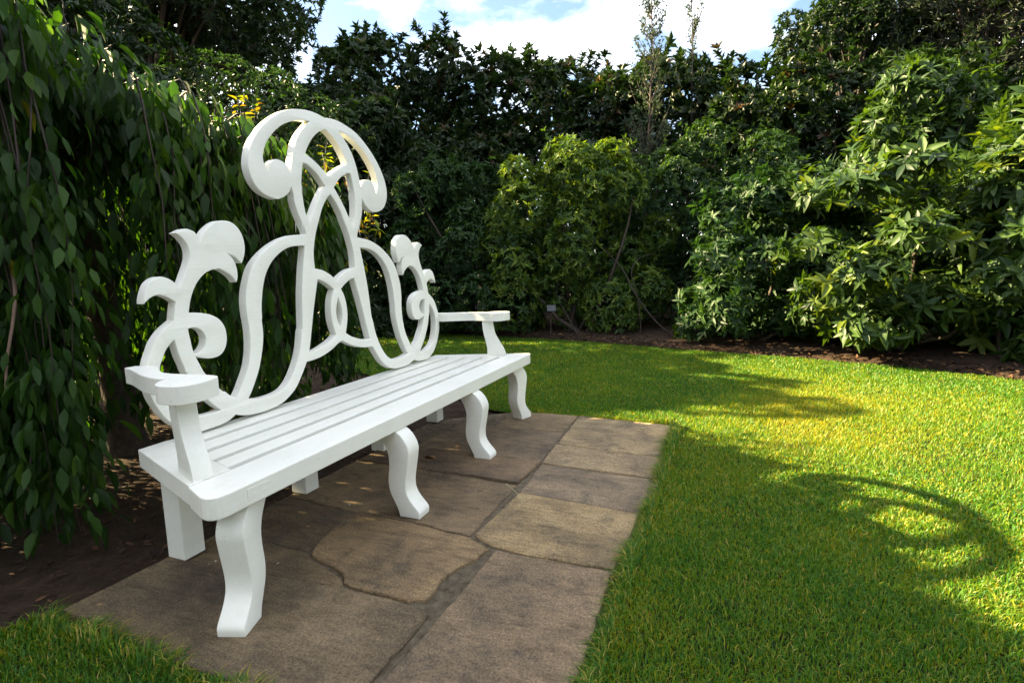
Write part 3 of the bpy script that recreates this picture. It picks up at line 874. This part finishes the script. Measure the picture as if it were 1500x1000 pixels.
# middle shrubs
shrub('azalea_shrub', 'dark blue-green azalea behind the right arm of the bench', 'shrub', 690, 120, 240, 9.0, M['bluish'], 4200, 7, .085, .030, G1, nb=44, parts=150, seed=31, simple=True, shoots=40,  mu=.55, sd=.22, low=.25, br=.34, dy=.5)
shrub('azalea_shrub', 'yellow-green azalea with one bright sunlit shoot at its top', 'shrub', 845, 140, 215, 8.7, M['azalea'], 4200, 7, .095, .031, G1, nb=46, parts=200, seed=32, simple=True, shoots=40,  mu=.74, sd=.2, young=.10, low=.3, br=.36, dy=.45)
shrub('small_leaved_shrub', 'dense small-leaved dark green shrub beside the wispy sapling', 'shrub', 1040, 140, 192, 8.9, M['azalea'], 6500, 7, .065, .026, G1, nb=50, parts=100, seed=33, simple=True, shoots=40,  mu=.3, sd=.18, low=.3, br=.36, dy=.45)
# big rhododendrons on the right
shrub('rhododendron_shrub', 'large dark rhododendron with drooping leaves beside the small-leaved shrub', 'shrub', 1125, 140, 260, 7.25, M['bluish'], 1900, 8, .125, .042, G1, nb=56, parts=260, seed=41, shoots=40,  mu=.5, low=.25, droop=.24, spread=75, br=.31, dy=.55, squash=.6)
shrub('rhododendron_shrub', 'sunlit broad rhododendron with glossy pale leaves at the lawn edge', 'shrub', 1300, 195, 226, 6.3, M['rhodo'], 1750, 8, .145, .050, G1, nb=58, parts=300, seed=42, shoots=20,  mu=.42, sd=.30, low=.3, droop=.26, spread=80, dy=.75, br=.30, squash=.55, lv=.4)
shrub('rhododendron_shrub', 'sunlit rhododendron with reddish shoots beyond the end of the lawn', 'shrub', 1500, 120, 203, 5.5, M['rhodo'], 1150, 8, .145, .05, G1, nb=32, parts=260, seed=43, shoots=18,  mu=.48, sd=.22, young=.06, low=.3, droop=.22, spread=75, dy=.7, br=.30, squash=.55, lv=.4)
shrub('rhododendron_shrub', 'tall pale green rhododendron with whorled long leaves above the sunlit ones', 'shrub', 1330, 90, 112, 8.0, M['rhodo'], 1300, 9, .17, .05, G1, nb=36, parts=260, seed=44, simple=False, shoots=14,  mu=.45, sd=.15, low=1.2, droop=.25, spread=72, br=.34, dy=.6)
shrub('rhododendron_shrub', 'tall pale green rhododendron leaning over the lawn end', 'shrub', 1515, 90, 125, 7.2, M['rhodo'], 1200, 9, .16, .05, G1, nb=32, parts=220, seed=45, simple=False, shoots=12,  mu=.5, sd=.15, low=1.0, droop=.25, spread=72, br=.36, dy=.6)
# low young plants along the bed edge
for k, (px, py, hh, lab, mt) in enumerate(((865, 484, .42, 'low leafy seedling in front of the yellow-green azalea', 'azalea'), (1008, 500, .34, 'small bright seedling at the lawn edge beside a slanting stem', 'azalea'),
        (950, 470, .7, 'young azalea with leafy side shoots under the wispy sapling', 'azalea'), (1062, 492, .40, 'low dark seedling below the blue-green rhododendron', 'bluish'), (1110, 495, .45, 'low dark rhododendron sucker at the lawn edge', 'bluish'))):
    d_ = np.array(at(px, py, 1.0))-CAM
    g = CAM+d_*(CAM[2]/-d_[2])
    dep = (g-CAM)@_f
    topy = py-hh/dep*F_PX
    shrub('seedling_shrub', lab, 'seedling', px, hh*.45/dep*F_PX, topy, dep+.1, M[mt], 34, 7, .10, .034, G1, nb=6, br=.16, parts=180 if k < 2 else 0, seed=60+k, mu=.65, low=.1, stems=4, ybase=py)

def tree(name, label, px, py, hw, hh, depth, mat, tips, nleaf, ll, lw, nb, seed, group=None, squash=.8, spread=55, droop=.2, mu=.45, trunk_px=None, trunk_r=.16, up=.1, parts=0, sd=.2, centre=None):
    q = random.Random(seed)
    if centre is None:
        c = at(px, py, depth)
        rx = hw/F_PX*depth; rz = hh/F_PX*depth
        b0 = at(px if trunk_px is None else trunk_px, 420, depth)
    else:
        c = np.array(centre); rx, rz = hw, hh; b0 = c
    base = (b0[0], b0[1])
    blobs = []
    for k in range(nb):
        d = np.array([q.gauss(0, 1) for _ in range(3)]); d /= np.linalg.norm(d)
        rr = q.random()**.45
        p_ = c+d*rr*np.array([rx, rx*.8, rz])*.82
        blobs.append((*p_, q.uniform(.22, .36)*min(rx, rz)))
    P, D = blob_points(blobs, tips, up)
    L = whorls(P, D, nleaf, ll, lw, spread, droop, .25, mu, sd)
    t = empty(name, (base[0], base[1], 0), label, 'tree', group)
    me = leaf_mesh_simple('crown', L)
    o = obj('crown', me, mat, t); o.location = (-base[0], -base[1], 0); tag(o, kind='stuff')
    s = np.array([base[0], base[1], -.08])
    e = np.array([c[0], c[1], c[2]+rz*.35])
    m_ = (s+e)/2+np.array([q.uniform(-.3, .3), q.uniform(-.3, .3), 0])
    tt = np.linspace(0, 1, 12)[:, None]
    tp = (1-tt)**2*s+2*tt*(1-tt)*m_+tt*tt*e
    V, Fq = tube(tp, np.linspace(trunk_r*1.15, trunk_r*.25, 12), 10)
    obj('trunk', mesh_np('trunk', local(V, base), Fq), M['bark'], t)
    parts_ = []
    for k, b_ in enumerate(blobs):
        i = q.randrange(4, 11)
        s2 = tp[i]; e2 = np.array(b_[:3])
        m2 = (s2+e2)/2+np.array([0, 0, .15*np.linalg.norm(e2-s2)])
        u_ = np.linspace(0, 1, 6)[:, None]
        parts_.append(tube((1-u_)**2*s2+2*u_*(1-u_)*m2+u_*u_*e2, np.linspace(trunk_r*.3, .012, 6), 6))
    V, Fq = merge(parts_)
    obj('limb', mesh_np('limb', local(V, base), Fq), M['bark'], t)
    return t

tree('ash_tree', 'tall dark ash-like tree towering over the clipped hedge', 255, -5, 280, 140, 13.5, M['tree'], 9500, 7, .17, .056, 120, 71, trunk_px=200, trunk_r=.2)
tree('birch_tree', 'loose dark tree against the sky above the broad laurel', 1258, 58, 165, 72, 14.5, M['tree'], 4800, 6, .13, .06, 90, 72, trunk_px=1240)
tree('conifer_tree', 'dark drooping conifer standing over the tall rhododendrons', 1450, -20, 185, 160, 12.5, M['conifer'], 6500, 9, .17, .020, 90, 73, trunk_px=1440, droop=.4, up=-.5, spread=45)

# the wood beyond everything, read as one dark mass
def wood():
    q = random.Random(99)
    blobs = []
    for k in range(230):
        px_ = q.uniform(-400, 1800); dep = q.uniform(14.5, 17.5)
        b_ = at(px_, 430, dep); r_ = q.uniform(.7, 1.2)
        blobs.append((b_[0], b_[1], q.uniform(.12, 1)*(at(px_, 135, dep)[2]-r_), r_))
    # unseen ring behind the camera, added to cut sky light from the front
    for k in range(95):
        an = YAW+math.pi+q.uniform(-1.75, 1.75); dist = q.uniform(8.0, 10.5); r_ = q.uniform(.8, 1.4)
        blobs.append((CAM[0]+math.sin(an)*dist, CAM[1]+math.cos(an)*dist, q.uniform(.1, 1)*4.6, r_))
    P, D = blob_points(blobs, 15500)
    L = whorls(P, D, 5, .32, .15, 60, .2, .25, .3, .15)
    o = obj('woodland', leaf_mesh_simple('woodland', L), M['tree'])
    tag(o, 'dark wood closing the garden behind the laurels', 'woodland', kind='stuff')
wood()

# the slender sapling in front of the laurels
def sapling(name, label, px, top, depth, seed, width, n, group):
    q = random.Random(seed)
    b0 = at(px, 430, depth); base = (b0[0], b0[1])
    H = at(px, top, depth)[2]
    t = empty(name, (base[0], base[1], 0), label, 'sapling', group)
    z = np.linspace(-.07, H, 16)
    pts = np.stack([base[0]+.08*np.sin(z*.9+seed), base[1]+.06*np.cos(z*.7), z], 1)
    V, Fq = tube(pts, np.linspace(.035, .006, 16), 7)
    obj('trunk', mesh_np('trunk', local(V, base), Fq), M['bark'], t)
    parts_, P, D = [], [], []
    for k in range(n):
        h = q.uniform(.22, .99)*H
        s = np.array([np.interp(h, z, pts[:, 0]), np.interp(h, z, pts[:, 1]), h])
        a_ = q.uniform(0, 6.28)
        ln = width*(1.15-h/H*.75)*q.uniform(.6, 1.2)
        e = s+np.array([math.cos(a_)*ln*.6, math.sin(a_)*ln*.6, ln*.95])
        m_ = (s+e)/2+np.array([math.cos(a_), math.sin(a_), -.1])*ln*.15
        u_ = np.linspace(0, 1, 6)[:, None]
        tw = (1-u_)**2*s+2*u_*(1-u_)*m_+u_*u_*e
        parts_.append(tube(tw, np.linspace(.008, .003, 6), 5))
        for j in range(15):
            w_ = q.uniform(.2, 1.0)
            pp = (1-w_)**2*s+2*w_*(1-w_)*m_+w_*w_*e
            P.append(pp+np.array([q.gauss(0, .03) for _ in range(3)])); D.append(nrm(e-s))
    V, Fq = merge(parts_)
    obj('twig', mesh_np('twig', local(V, base), Fq), M['bark'], t)
    L = whorls(np.array(P), np.array(D), 6, .050, .014, 48, .1, .25, .5, .2)
    o = obj('crown', leaf_mesh_simple('crown', L), M['wispy'], t); o.location = (-base[0], -base[1], 0); tag(o, kind='stuff')
sapling('wispy_sapling', 'thin upright grey-green sapling reaching above the laurels', 945, -12, 9.6, 3, .75, 120, 'saplings rising above the laurels')
sapling('wispy_sapling', 'shorter thin sapling with dark sparse leaves beside the grey-green one', 1003, 22, 11.2, 5, .75, 42, 'saplings rising above the laurels')

# ------------------------------------------------------------------ weeping cherry behind and beside the bench
CB = np.array([-.11, 2.26])
cherry = empty('weeping_cherry', (CB[0], CB[1], 0), 'weeping cherry tree with a leafy curtain hanging behind the bench', 'tree')
TOP = np.array([-.33, 2.22, 1.92])
s_ = np.array([CB[0], CB[1], -.08])
tt = np.linspace(0, 1, 12)[:, None]
m_ = np.array([-.10, 2.26, 1.0])
tp = (1-tt)**2*s_+2*tt*(1-tt)*m_+tt*tt*TOP
V, Fq = tube(tp, np.concatenate([[.14, .105], np.linspace(.09, .07, 10)]), 12)
V = V+.006*rng.normal(size=V.shape)
obj('trunk', mesh_np('trunk', local(V, CB), Fq), M['bark'], cherry)

def weeper(start, az, r, zap, zend, q, kick=.0):
    """one arching branch: out over the top and hanging down; returns its polyline"""
    dx, dy = math.cos(az), math.sin(az)
    P = []
    out = [(0, 0), (r*.35, .55), (r*.68, .92), (r*.9, .98), (r*1.0, .80)]
    z0 = start[2]
    for u_, h in out:
        P.append((start[0]+dx*u_, start[1]+dy*u_, z0+(zap-z0)*h if h else z0))
    zt = P[-1][2]
    n = 5
    for k in range(1, n+1):
        f_ = k/n
        P.append((start[0]+dx*(r*(1+.10*math.sin(f_*1.8)))+q.gauss(0, .02), start[1]+dy*(r*(1+.10*math.sin(f_*1.8)))+q.gauss(0, .02), zt+(zend-zt)*f_))
    Q = smooth_poly([np.array(a_) for a_ in P], 179, 4, False)
    return np.array(Q)

q = random.Random(5)
branches = []
to_cam = math.atan2(CAM[1]-TOP[1], CAM[0]-TOP[0])
def apex(az):
    """dome is higher towards the camera's left than to the right"""
    return 2.41+.42*math.cos(az-R(135))
for k in range(270):
    az = q.uniform(-math.pi, math.pi)
    rel = (az-to_cam+math.pi) % (2*math.pi)-math.pi
    rmax = 1.46+.22*math.cos(2*az)+.10*math.sin(3*az)
    r = rmax*q.uniform(.35, 1.0)**.7
    zap = apex(az)-.55*(r/1.7)**2+q.uniform(-.10, .08)
    zend = q.uniform(.08, .7) if r > .8 else q.uniform(.8, 1.7)
    if -.62 < rel < .22 and r > .7:          # opening towards the trunk
        zend = q.uniform(.88, 1.25)
    if -.30 < rel < .16:                     # bare under the crest where the trunk shows
        zend = q.uniform(1.85, 2.1)
    branches.append(weeper(TOP+np.array([q.gauss(0, .05), q.gauss(0, .05), q.uniform(-.15, .1)]), az, r, zap, zend, q))
# a second fall of branches on the left, close to the paving corner
LT = at(-40, 300, 2.75); LT[2] = 2.35
lead = weeper(TOP, math.atan2(LT[1]-TOP[1], LT[0]-TOP[0]), np.linalg.norm(LT[:2]-TOP[:2]), 2.5, 1.9, q)
branches.append(lead)
for k in range(92):
    g = at(q.uniform(-190, 95), 500, q.uniform(1.95, 2.75))
    d = g[:2]-LT[:2]; r = np.linalg.norm(d)
    branches.append(weeper(LT+np.array([q.gauss(0, .05), q.gauss(0, .05), q.gauss(0, .06)]), math.atan2(d[1], d[0]), r*.93, q.uniform(1.75, 2.4)-.12*r, q.uniform(.05, .45), q))

for k in range(46):                          # out-of-frame branches added to block sun on the near paving
    d = np.array([q.uniform(-2.15, -1.25), q.uniform(1.45, 2.7)])-LT[:2]; r = np.linalg.norm(d)
    branches.append(weeper(LT+np.array([q.gauss(0, .05), q.gauss(0, .05), q.gauss(0, .06)]), math.atan2(d[1], d[0]), r*.93, q.uniform(1.8, 2.5)-.1*r, q.uniform(.1, .6), q))

def cherry_leaves(branches, q):
    P, A, Nn, Ln, T_ = [], [], [], [], []
    tw = []
    for bi, Q in enumerate(branches):
        seg = np.linalg.norm(np.diff(Q, axis=0), axis=1); s = np.concatenate([[0], np.cumsum(seg)])
        tot = s[-1]
        tw.append(tube(Q[::2], np.linspace(.007, .0011, len(Q[::2])), 4))
        sp = .027
        u_ = np.arange(.35, tot, sp)
        pts = np.stack([np.interp(u_, s, Q[:, i]) for i in range(3)], 1)
        tan = nrm(np.gradient(pts, axis=0)) if len(pts) > 2 else np.tile([0, 0, -1.], (len(pts), 1))
        tb = q.gauss(.40, .16)
        for k in range(len(pts)):
            for rep in range(2):
                az = q.uniform(0, 6.28)
                o_ = np.array([math.cos(az), math.sin(az), 0])
                a_ = o_*q.uniform(.1, .75)+np.array([0, 0, -1.0])*q.uniform(.5, 1.1)+tan[k]*.2
                P.append(pts[k]+o_*q.uniform(0, .13)**1.0+np.array([0, 0, q.uniform(-.05, .01)])); A.append(a_)
                Nn.append(o_*.9+np.array([0, 0, .6])+np.array([q.gauss(0, .42) for _ in range(3)]))
                Ln.append(q.gauss(.090, .019)); T_.append(min(.87, max(0, tb+q.gauss(0, .16))))
    return tw, [np.array(x) for x in (P, A, Nn, Ln, T_)]
tw, (P, A, Nn, Ln, T_) = cherry_leaves(branches, q)
# young yellow-green and coppery shoots along the crest behind the scrolls
yp = []
for k in range(46):
    px_ = q.uniform(320, 540); py_ = 165+abs(px_-330)*.45+q.uniform(-5, 110)
    c0 = at(px_, py_, q.uniform(3.4, 4.0)); yp.append(c0)
for c0 in yp:
    hgt = q.uniform(.12, .32); dd = np.array([q.gauss(0, .3), q.gauss(0, .3), q.choice([1, -1, -1])])
    dd = nrm(dd)
    pts = c0+np.linspace(0, hgt, 6)[:, None]*dd
    tw.append(tube(pts, np.linspace(.004, .0015, 6), 4))
    for k in range(9):
        w_ = q.random()
        az = q.uniform(0, 6.28); o_ = np.array([math.cos(az), math.sin(az), 0])
        P = np.vstack([P, c0+dd*hgt*w_]); A = np.vstack([A, o_*.7+dd*.5+np.array([0, 0, -.3])]); Nn = np.vstack([Nn, o_*.4+np.array([0, 0, 1])])
        Ln = np.append(Ln, q.uniform(.05, .085)); T_ = np.append(T_, q.uniform(.90, .97) if q.random() < .8 else q.uniform(.97, 1))
V, Fq = merge(tw)
obj('branch', mesh_np('branch', local(V, CB), Fq), M['twig'], cherry)
N = len(P)
CL = dict(pos=P, axis=A, normal=Nn, length=np.clip(Ln, .05, .13), width=np.clip(Ln, .05, .13)*rng.uniform(.31, .41, N), droop=rng.uniform(-.05, .35, N), tint=T_)
# bare pockets in the curtain
Pq = CL['pos']
den = vnoise(Pq[:, 0]*1.0+Pq[:, 1]*.7, Pq[:, 2]*.75, 3.2, 41)*.6+vnoise(Pq[:, 0]-Pq[:, 1], Pq[:, 2]*.8, 7.0, 42)*.4
keep = (den > .36) | (Pq[:, 2] > 1.75) | (T_ > .89)
CL = {k: v[keep] for k, v in CL.items()}
# leaves never grow through the bench
ok = ~((CL['pos'][:, 1] < .74) & (np.abs(CL['pos'][:, 0]) < 1.4))
CL = {k: v[ok] for k, v in CL.items()}
idx = pick_largest(CL, 300)
rest = np.ones(len(CL['pos']), bool); rest[idx] = False
leaf_objects(CL, idx, cherry, M['cherry'])
xx, yy, zz = to_px(CL['pos'])
seen = (zz < 3.7) & (xx > -120) & (xx < 700)
gA = {k: v[rest & seen] for k, v in CL.items()}; gB = {k: v[rest & ~seen] for k, v in CL.items()}
VA, FA = leaf_arrays(gA['pos'], gA['axis'], gA['normal'], gA['length'], gA['width'], gA['droop'])
VB, FB = leaf_arrays_simple(gB['pos'], gB['axis'], gB['normal'], gB['length'], gB['width'], gB['droop'])
crown_me = mesh_np('crown', np.concatenate([VA, VB]), [FA[0], np.concatenate([FA[1], FB+len(VA)])], True, np.concatenate([np.repeat(gA['tint'], 8), np.repeat(gB['tint'], 4)]))
o = obj('crown', crown_me, M['cherry'], cherry); o.location = (-CB[0], -CB[1], 0); tag(o, kind='stuff')

# ------------------------------------------------------------------ grass
def grass():
    cand = []
    def fill(x0, x1, y0, y1, dens):
        n = int((x1-x0)*(y1-y0)*dens)
        return np.stack([rng.uniform(x0, x1, n), rng.uniform(y0, y1, n)], 1)
    X = fill(-3.2, 6.1, -6.0, 5.3, 42000)
    d = np.linalg.norm(X-CAM[:2], axis=1)
    px_, py_, z_ = to_px(np.stack([X[:, 0], X[:, 1], np.zeros(len(X))], 1))
    view = (z_ > .4) & (px_ > -60) & (px_ < 1560) & (py_ < 1060)
    dens = np.where(view, np.clip(1.0*(2.1/np.maximum(d, .8))**1.4, .10, 1.0), .03)
    X = X[rng.random(len(X)) < dens]
    X = X[in_poly(X[:, 0], X[:, 1], LAWN)]
    # a ragged fringe over the paving edges
    d = np.linalg.norm(X-CAM[:2], axis=1)
    N = len(X)
    far = np.clip((d-1.8)/4, 0, 1)
    h = rng.uniform(.012, .030, N)*(1+.2*far)*(.75+.5*vnoise(X[:, 0], X[:, 1], 3.0, 5))
    edge = np.exp(-np.abs(X[:, 1]+1.0)/.05)*(np.abs(X[:, 0]) < 1.42)+np.exp(-np.abs(X[:, 0]+1.4)/.06)*(X[:, 1] > -1)
    h *= 1+.35*edge
    w = rng.uniform(.0019, .0036, N)*(1+2.4*far)
    az = rng.uniform(0, 2*math.pi, N)
    lean = rng.uniform(.15, 1.15, N)
    D = np.stack([np.cos(az), np.sin(az)], 1)
    S = np.stack([-np.sin(az+rng.normal(size=N)*.6), np.cos(az+rng.normal(size=N)*.6)], 1)
    b0 = np.concatenate([X, np.full((N, 1), -.032)], 1)
    mid = b0+np.concatenate([D*(h*lean*.30)[:, None], (h*.62)[:, None]], 1)
    tip = b0+np.concatenate([D*(h*lean*.95)[:, None], (h*(1.0-.22*lean))[:, None]], 1)
    s3 = np.concatenate([S*w[:, None]*.5, np.zeros((N, 1))], 1)
    V = np.stack([b0-s3, b0+s3, mid-s3*.85, mid+s3*.85, tip], 1).reshape(-1, 3)
    off = (np.arange(N)*5)[:, None]
    near = d < 3.3
    F4 = np.array([[0, 1, 3, 2]])+off[near]
    F3 = np.concatenate([np.array([[2, 3, 4]])+off[near], np.array([[0, 1, 4]])+off[~near]])
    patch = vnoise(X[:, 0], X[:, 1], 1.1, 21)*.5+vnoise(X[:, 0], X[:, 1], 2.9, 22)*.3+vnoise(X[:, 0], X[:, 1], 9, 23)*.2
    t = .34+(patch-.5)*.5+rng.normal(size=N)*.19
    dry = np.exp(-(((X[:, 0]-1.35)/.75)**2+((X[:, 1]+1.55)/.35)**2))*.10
    dry = dry+.24*np.exp(-(((X[:, 0]-1.6)/1.6)**2+((X[:, 1]+2.3)/1.1)**2))  # second term paints the sunlit yellow into the tint; only the first is dryness
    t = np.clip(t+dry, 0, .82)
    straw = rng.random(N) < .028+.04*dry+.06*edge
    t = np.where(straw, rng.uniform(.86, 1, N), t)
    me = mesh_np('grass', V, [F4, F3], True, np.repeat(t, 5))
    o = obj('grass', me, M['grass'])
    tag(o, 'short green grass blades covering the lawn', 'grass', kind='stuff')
grass()
def fringe():
    """longer blades leaning over the edges of the paving"""
    E_ = [((-1.39, -.99), (1.34, -1.0), (0, 1), 5200), ((1.385, -.99), (1.385, .10), (-1, 0), 900), ((-1.392, .70), (-1.40, -.98), (1, 0), 2400)]
    X, D = [], []
    for a_, b_, n_, cnt in E_:
        t = rng.random(cnt)[:, None]
        X.append(np.array(a_)*(1-t)+np.array(b_)*t-np.array(n_)*(rng.random(cnt)**1.5*.035-.016*rng.random(cnt))[:, None])
        az = math.atan2(n_[1], n_[0])+rng.normal(size=cnt)*1.0
        D.append(np.stack([np.cos(az), np.sin(az)], 1))
    X = np.concatenate(X); D = np.concatenate(D); N = len(X)
    h = rng.uniform(.034, .075, N)*(.5+.9*vnoise(X[:, 0], X[:, 1], 7.0, 8)); lean = rng.uniform(.3, 1.5, N); w = rng.uniform(.002, .0038, N)
    S = np.stack([-D[:, 1], D[:, 0]], 1)
    z0 = np.full((N, 1), -.03)
    b0 = np.concatenate([X, z0], 1)
    mid = b0+np.concatenate([D*(h*lean*.30)[:, None], (h*.66)[:, None]], 1)
    tip = b0+np.concatenate([D*(h*lean*.85)[:, None], np.maximum(h*(.95-.25*lean), .034)[:, None]], 1)
    s3 = np.concatenate([S*w[:, None]*.5, np.zeros((N, 1))], 1)
    V = np.stack([b0-s3, b0+s3, mid-s3*.85, mid+s3*.85, tip], 1).reshape(-1, 3)
    off = (np.arange(N)*5)[:, None]
    t = np.clip(.38+rng.normal(size=N)*.2, 0, .8); t = np.where(rng.random(N) < .16, rng.uniform(.86, 1, N), t)
    o = obj('grass_fringe', mesh_np('grass_fringe', V, [np.array([[0, 1, 3, 2]])+off, np.array([[2, 3, 4]])+off], True, np.repeat(t, 5)), M['grass'])
    tag(o, 'ragged longer grass hanging over the paving edge', 'grass', kind='stuff')
fringe()

# ------------------------------------------------------------------ litter and small things
def litter(name, X, z, size, label, mat, tmu=.5):
    N = len(X)
    az = rng.uniform(0, 6.28, N)
    A_ = np.stack([np.cos(az), np.sin(az), rng.normal(size=N)*.25], 1)
    Nz = np.stack([rng.normal(size=N)*.35, rng.normal(size=N)*.35, np.ones(N)], 1)
    ln = size*rng.uniform(.5, 1.3, N)
    L = dict(pos=np.concatenate([X, z[:, None]], 1), axis=A_, normal=Nz, length=ln, width=ln*rng.uniform(.3, .5, N), droop=rng.uniform(-.3, .3, N), tint=np.clip(rng.normal(tmu, .25, N), 0, 1))
    o = obj(name, leaf_mesh(name, L), mat)
    tag(o, label, 'leaf litter', kind='stuff')
k = rng.integers(0, len(BE)-1, 5200)
f_ = rng.random(5200)[:, None]
X = BE[k]*(1-f_)+BE[k+1]*f_ + BN[k]*(rng.random(5200)**1.5*1.5-.03)[:, None]
dist = rng.random(5200)
litter('leaf_litter', X, .0+.05*np.clip(dist, 0, 1)-.012, .06, 'brown fallen leaves along the planting bed edge', M['litter'], .36)
X = np.stack([rng.uniform(-1.9, 2.2, 3600), rng.uniform(.70, 3.2, 3600)], 1)
X = X[~in_poly(X[:, 0], X[:, 1], LAWN)]
litter('soil_litter', X, np.full(len(X), -.044)+.01*rng.random(len(X)), .034, 'small leaf scraps and bark on the soil under the cherry', M['litter'], .3)

# small things one can pick out
def fallen_leaf(px, py, size, t, z, label, name='fallen_leaf', cat='leaf', group=None, lw=.5):
    d_ = np.array(at(px, py, 1.0))-CAM
    g = CAM+d_*((CAM[2]-z)/-d_[2])
    az = random.uniform(0, 6.28)
    V, Fs = leaf_arrays(np.zeros((1, 3)), np.array([[math.cos(az), math.sin(az), .12]]), np.array([[.2, -.1, 1.]]), np.array([size]), np.array([size*lw]), np.array([.25]), .3)
    o = obj(name, mesh_np(name, V, Fs, True, np.full(8, t)), M['litter'], None, tuple(g))
    tag(o, label, cat, group)
for px, py, s_, t_ in ((1198, 536, .075, .75), (1078, 541, .06, .7), (1004, 536, .05, .65), (1270, 546, .055, .8), (1092, 545, .05, .6), (870, 522, .05, .5), (1383, 560, .05, .85)):
    fallen_leaf(px, py, s_, t_, .012, 'single brown fallen leaf lying on the lawn near the bed', group='fallen leaves on the lawn')
for px, py, s_, t_ in ((638, 672, .09, 1.0), (668, 656, .06, 1.0)):
    fallen_leaf(px, py, s_, t_, .010, ('larger' if s_ > .08 else 'smaller')+' dry orange leaf on the paving under the bench', group='dry leaves under the bench')
# pale specks on the stone
cr = plain_mat('pale_petal', (.62, .64, .58), .7, .1)
for px, py, s_ in ((471, 733, .020), (510, 738, .016), (316, 820, .012), (307, 826, .010), (707, 745, .010), (657, 634, .008), (728, 690, .008), (405, 826, .016)):
    d_ = np.array(at(px, py, 1.0))-CAM
    g = CAM+d_*((CAM[2]-.010)/-d_[2])
    az = random.uniform(0, 6.28)
    V, Fs = leaf_arrays(np.zeros((1, 3)), np.array([[math.cos(az), math.sin(az), .2]]), np.array([[.2, .3, 1.]]), np.array([s_]), np.array([s_*.6]), np.array([.3]))
    o = obj('petal', mesh_np('petal', V, Fs), cr, None, tuple(g)); tag(o, 'tiny pale petal scrap on the paving under the bench', 'petal', 'petals on the paving')
# a dry grass stalk across a joint
g0 = CAM+(np.array(at(741, 708, 1.0))-CAM)*((CAM[2]-.012)/-(np.array(at(741, 708, 1.0))-CAM)[2])
g1 = CAM+(np.array(at(769, 735, 1.0))-CAM)*((CAM[2]-.010)/-(np.array(at(769, 735, 1.0))-CAM)[2])
st = np.linspace(0, 1, 7)[:, None]
V, Fq = tube(g0*(1-st)+g1*st+np.array([0, 0, .006])*np.sin(st*3.1), np.linspace(.0020, .0012, 7), 5)
o = obj('grass_stalk', mesh_np('grass_stalk', V-g0, Fq), plain_mat('straw', (.42, .40, .22), .6, .15), None, tuple(g0)); tag(o, 'pale dry grass stalk lying across a paving joint', 'stalk')
# nursery label among the azalea stems
g = at(808, 470, 8.05); g[2] = 0
lab = empty('plant_label', (g[0], g[1], 0), 'small pale plant label on a stake under the yellow-green azalea', 'plant label')
zc = at(808, 451, 8.05)[2]
bm = bmesh.new(); bmesh.ops.create_cube(bm, size=1.0)
for v in bm.verts: v.co = (v.co.x*.13, v.co.y*.006, v.co.z*.095)
bmesh.ops.bevel(bm, geom=bm.edges[:], offset=.002, segments=1, affect='EDGES')
o = obj('plate', bm_mesh('plate', bm), M['plastic'], lab, (0, 0, zc)); o.rotation_euler = (R(-25), 0, YAW*-1+R(0))
V, Fq = tube(np.array([[0, .012, -.08], [0, .012, zc*.5], [0, .008, zc+.01]]), .006, 6)
obj('stake', mesh_np('stake', V, Fq), M['bark'], lab)
# bare slanting stems in front of the azaleas
def bare_stem(pts, r0, label):
    P_ = np.array([at(*q_) for q_ in pts])
    P_[0][2] = -.03
    S_ = np.array(smooth_poly(P_, 179, 4, False))
    V, Fq = tube(S_, np.linspace(r0, r0*.3, len(S_)), 6)
    b_ = P_[0].copy(); b_[2] = 0
    o = obj('bare_stem', mesh_np('bare_stem', V-b_, Fq), M['twig'], None, tuple(b_)); tag(o, label, 'stem', 'bare stems under the azaleas')
bare_stem([(995, 508, 7.75), (960, 470, 7.85), (930, 430, 7.95), (912, 395, 8.1), (880, 360, 8.2)], .017, 'slanting bare stem rooted by the small bright seedling')
bare_stem([(940, 470, 7.9), (935, 440, 7.85), (925, 400, 7.85), (937, 378, 7.9), (962, 370, 8.0)], .012, 'thin arching bare twig above the slanting stem')
bare_stem([(850, 488, 8.1), (830, 460, 8.2), (815, 430, 8.3), (820, 390, 8.4)], .012, 'upright bare stem behind the low leafy seedling')
# the arching dead twig in front of the left fall
tq = [at(-25, 352, 2.0), at(0, 362, 1.98), at(14, 385, 1.97), at(22, 425, 1.96), at(19, 470, 1.95), at(10, 530, 1.94), at(8, 590, 1.94)]
S_ = np.array(smooth_poly(tq, 179, 4, False))
V, Fq = tube(S_, np.linspace(.009, .004, len(S_)), 7)
obj('arching_twig', mesh_np('arching_twig', local(V, CB), Fq), plain_mat('dead_twig', (.16, .10, .075), .7, .3), cherry)
tq = [at(30, 520, 2.1), at(45, 560, 2.08), at(48, 620, 2.06), at(44, 690, 2.05), at(36, 760, 2.04)]
S_ = np.array(smooth_poly(tq, 179, 4, False))
V, Fq = tube(S_, np.linspace(.006, .003, len(S_)), 6)
obj('hanging_twig', mesh_np('hanging_twig', local(V, CB), Fq), M['twig'], cherry)
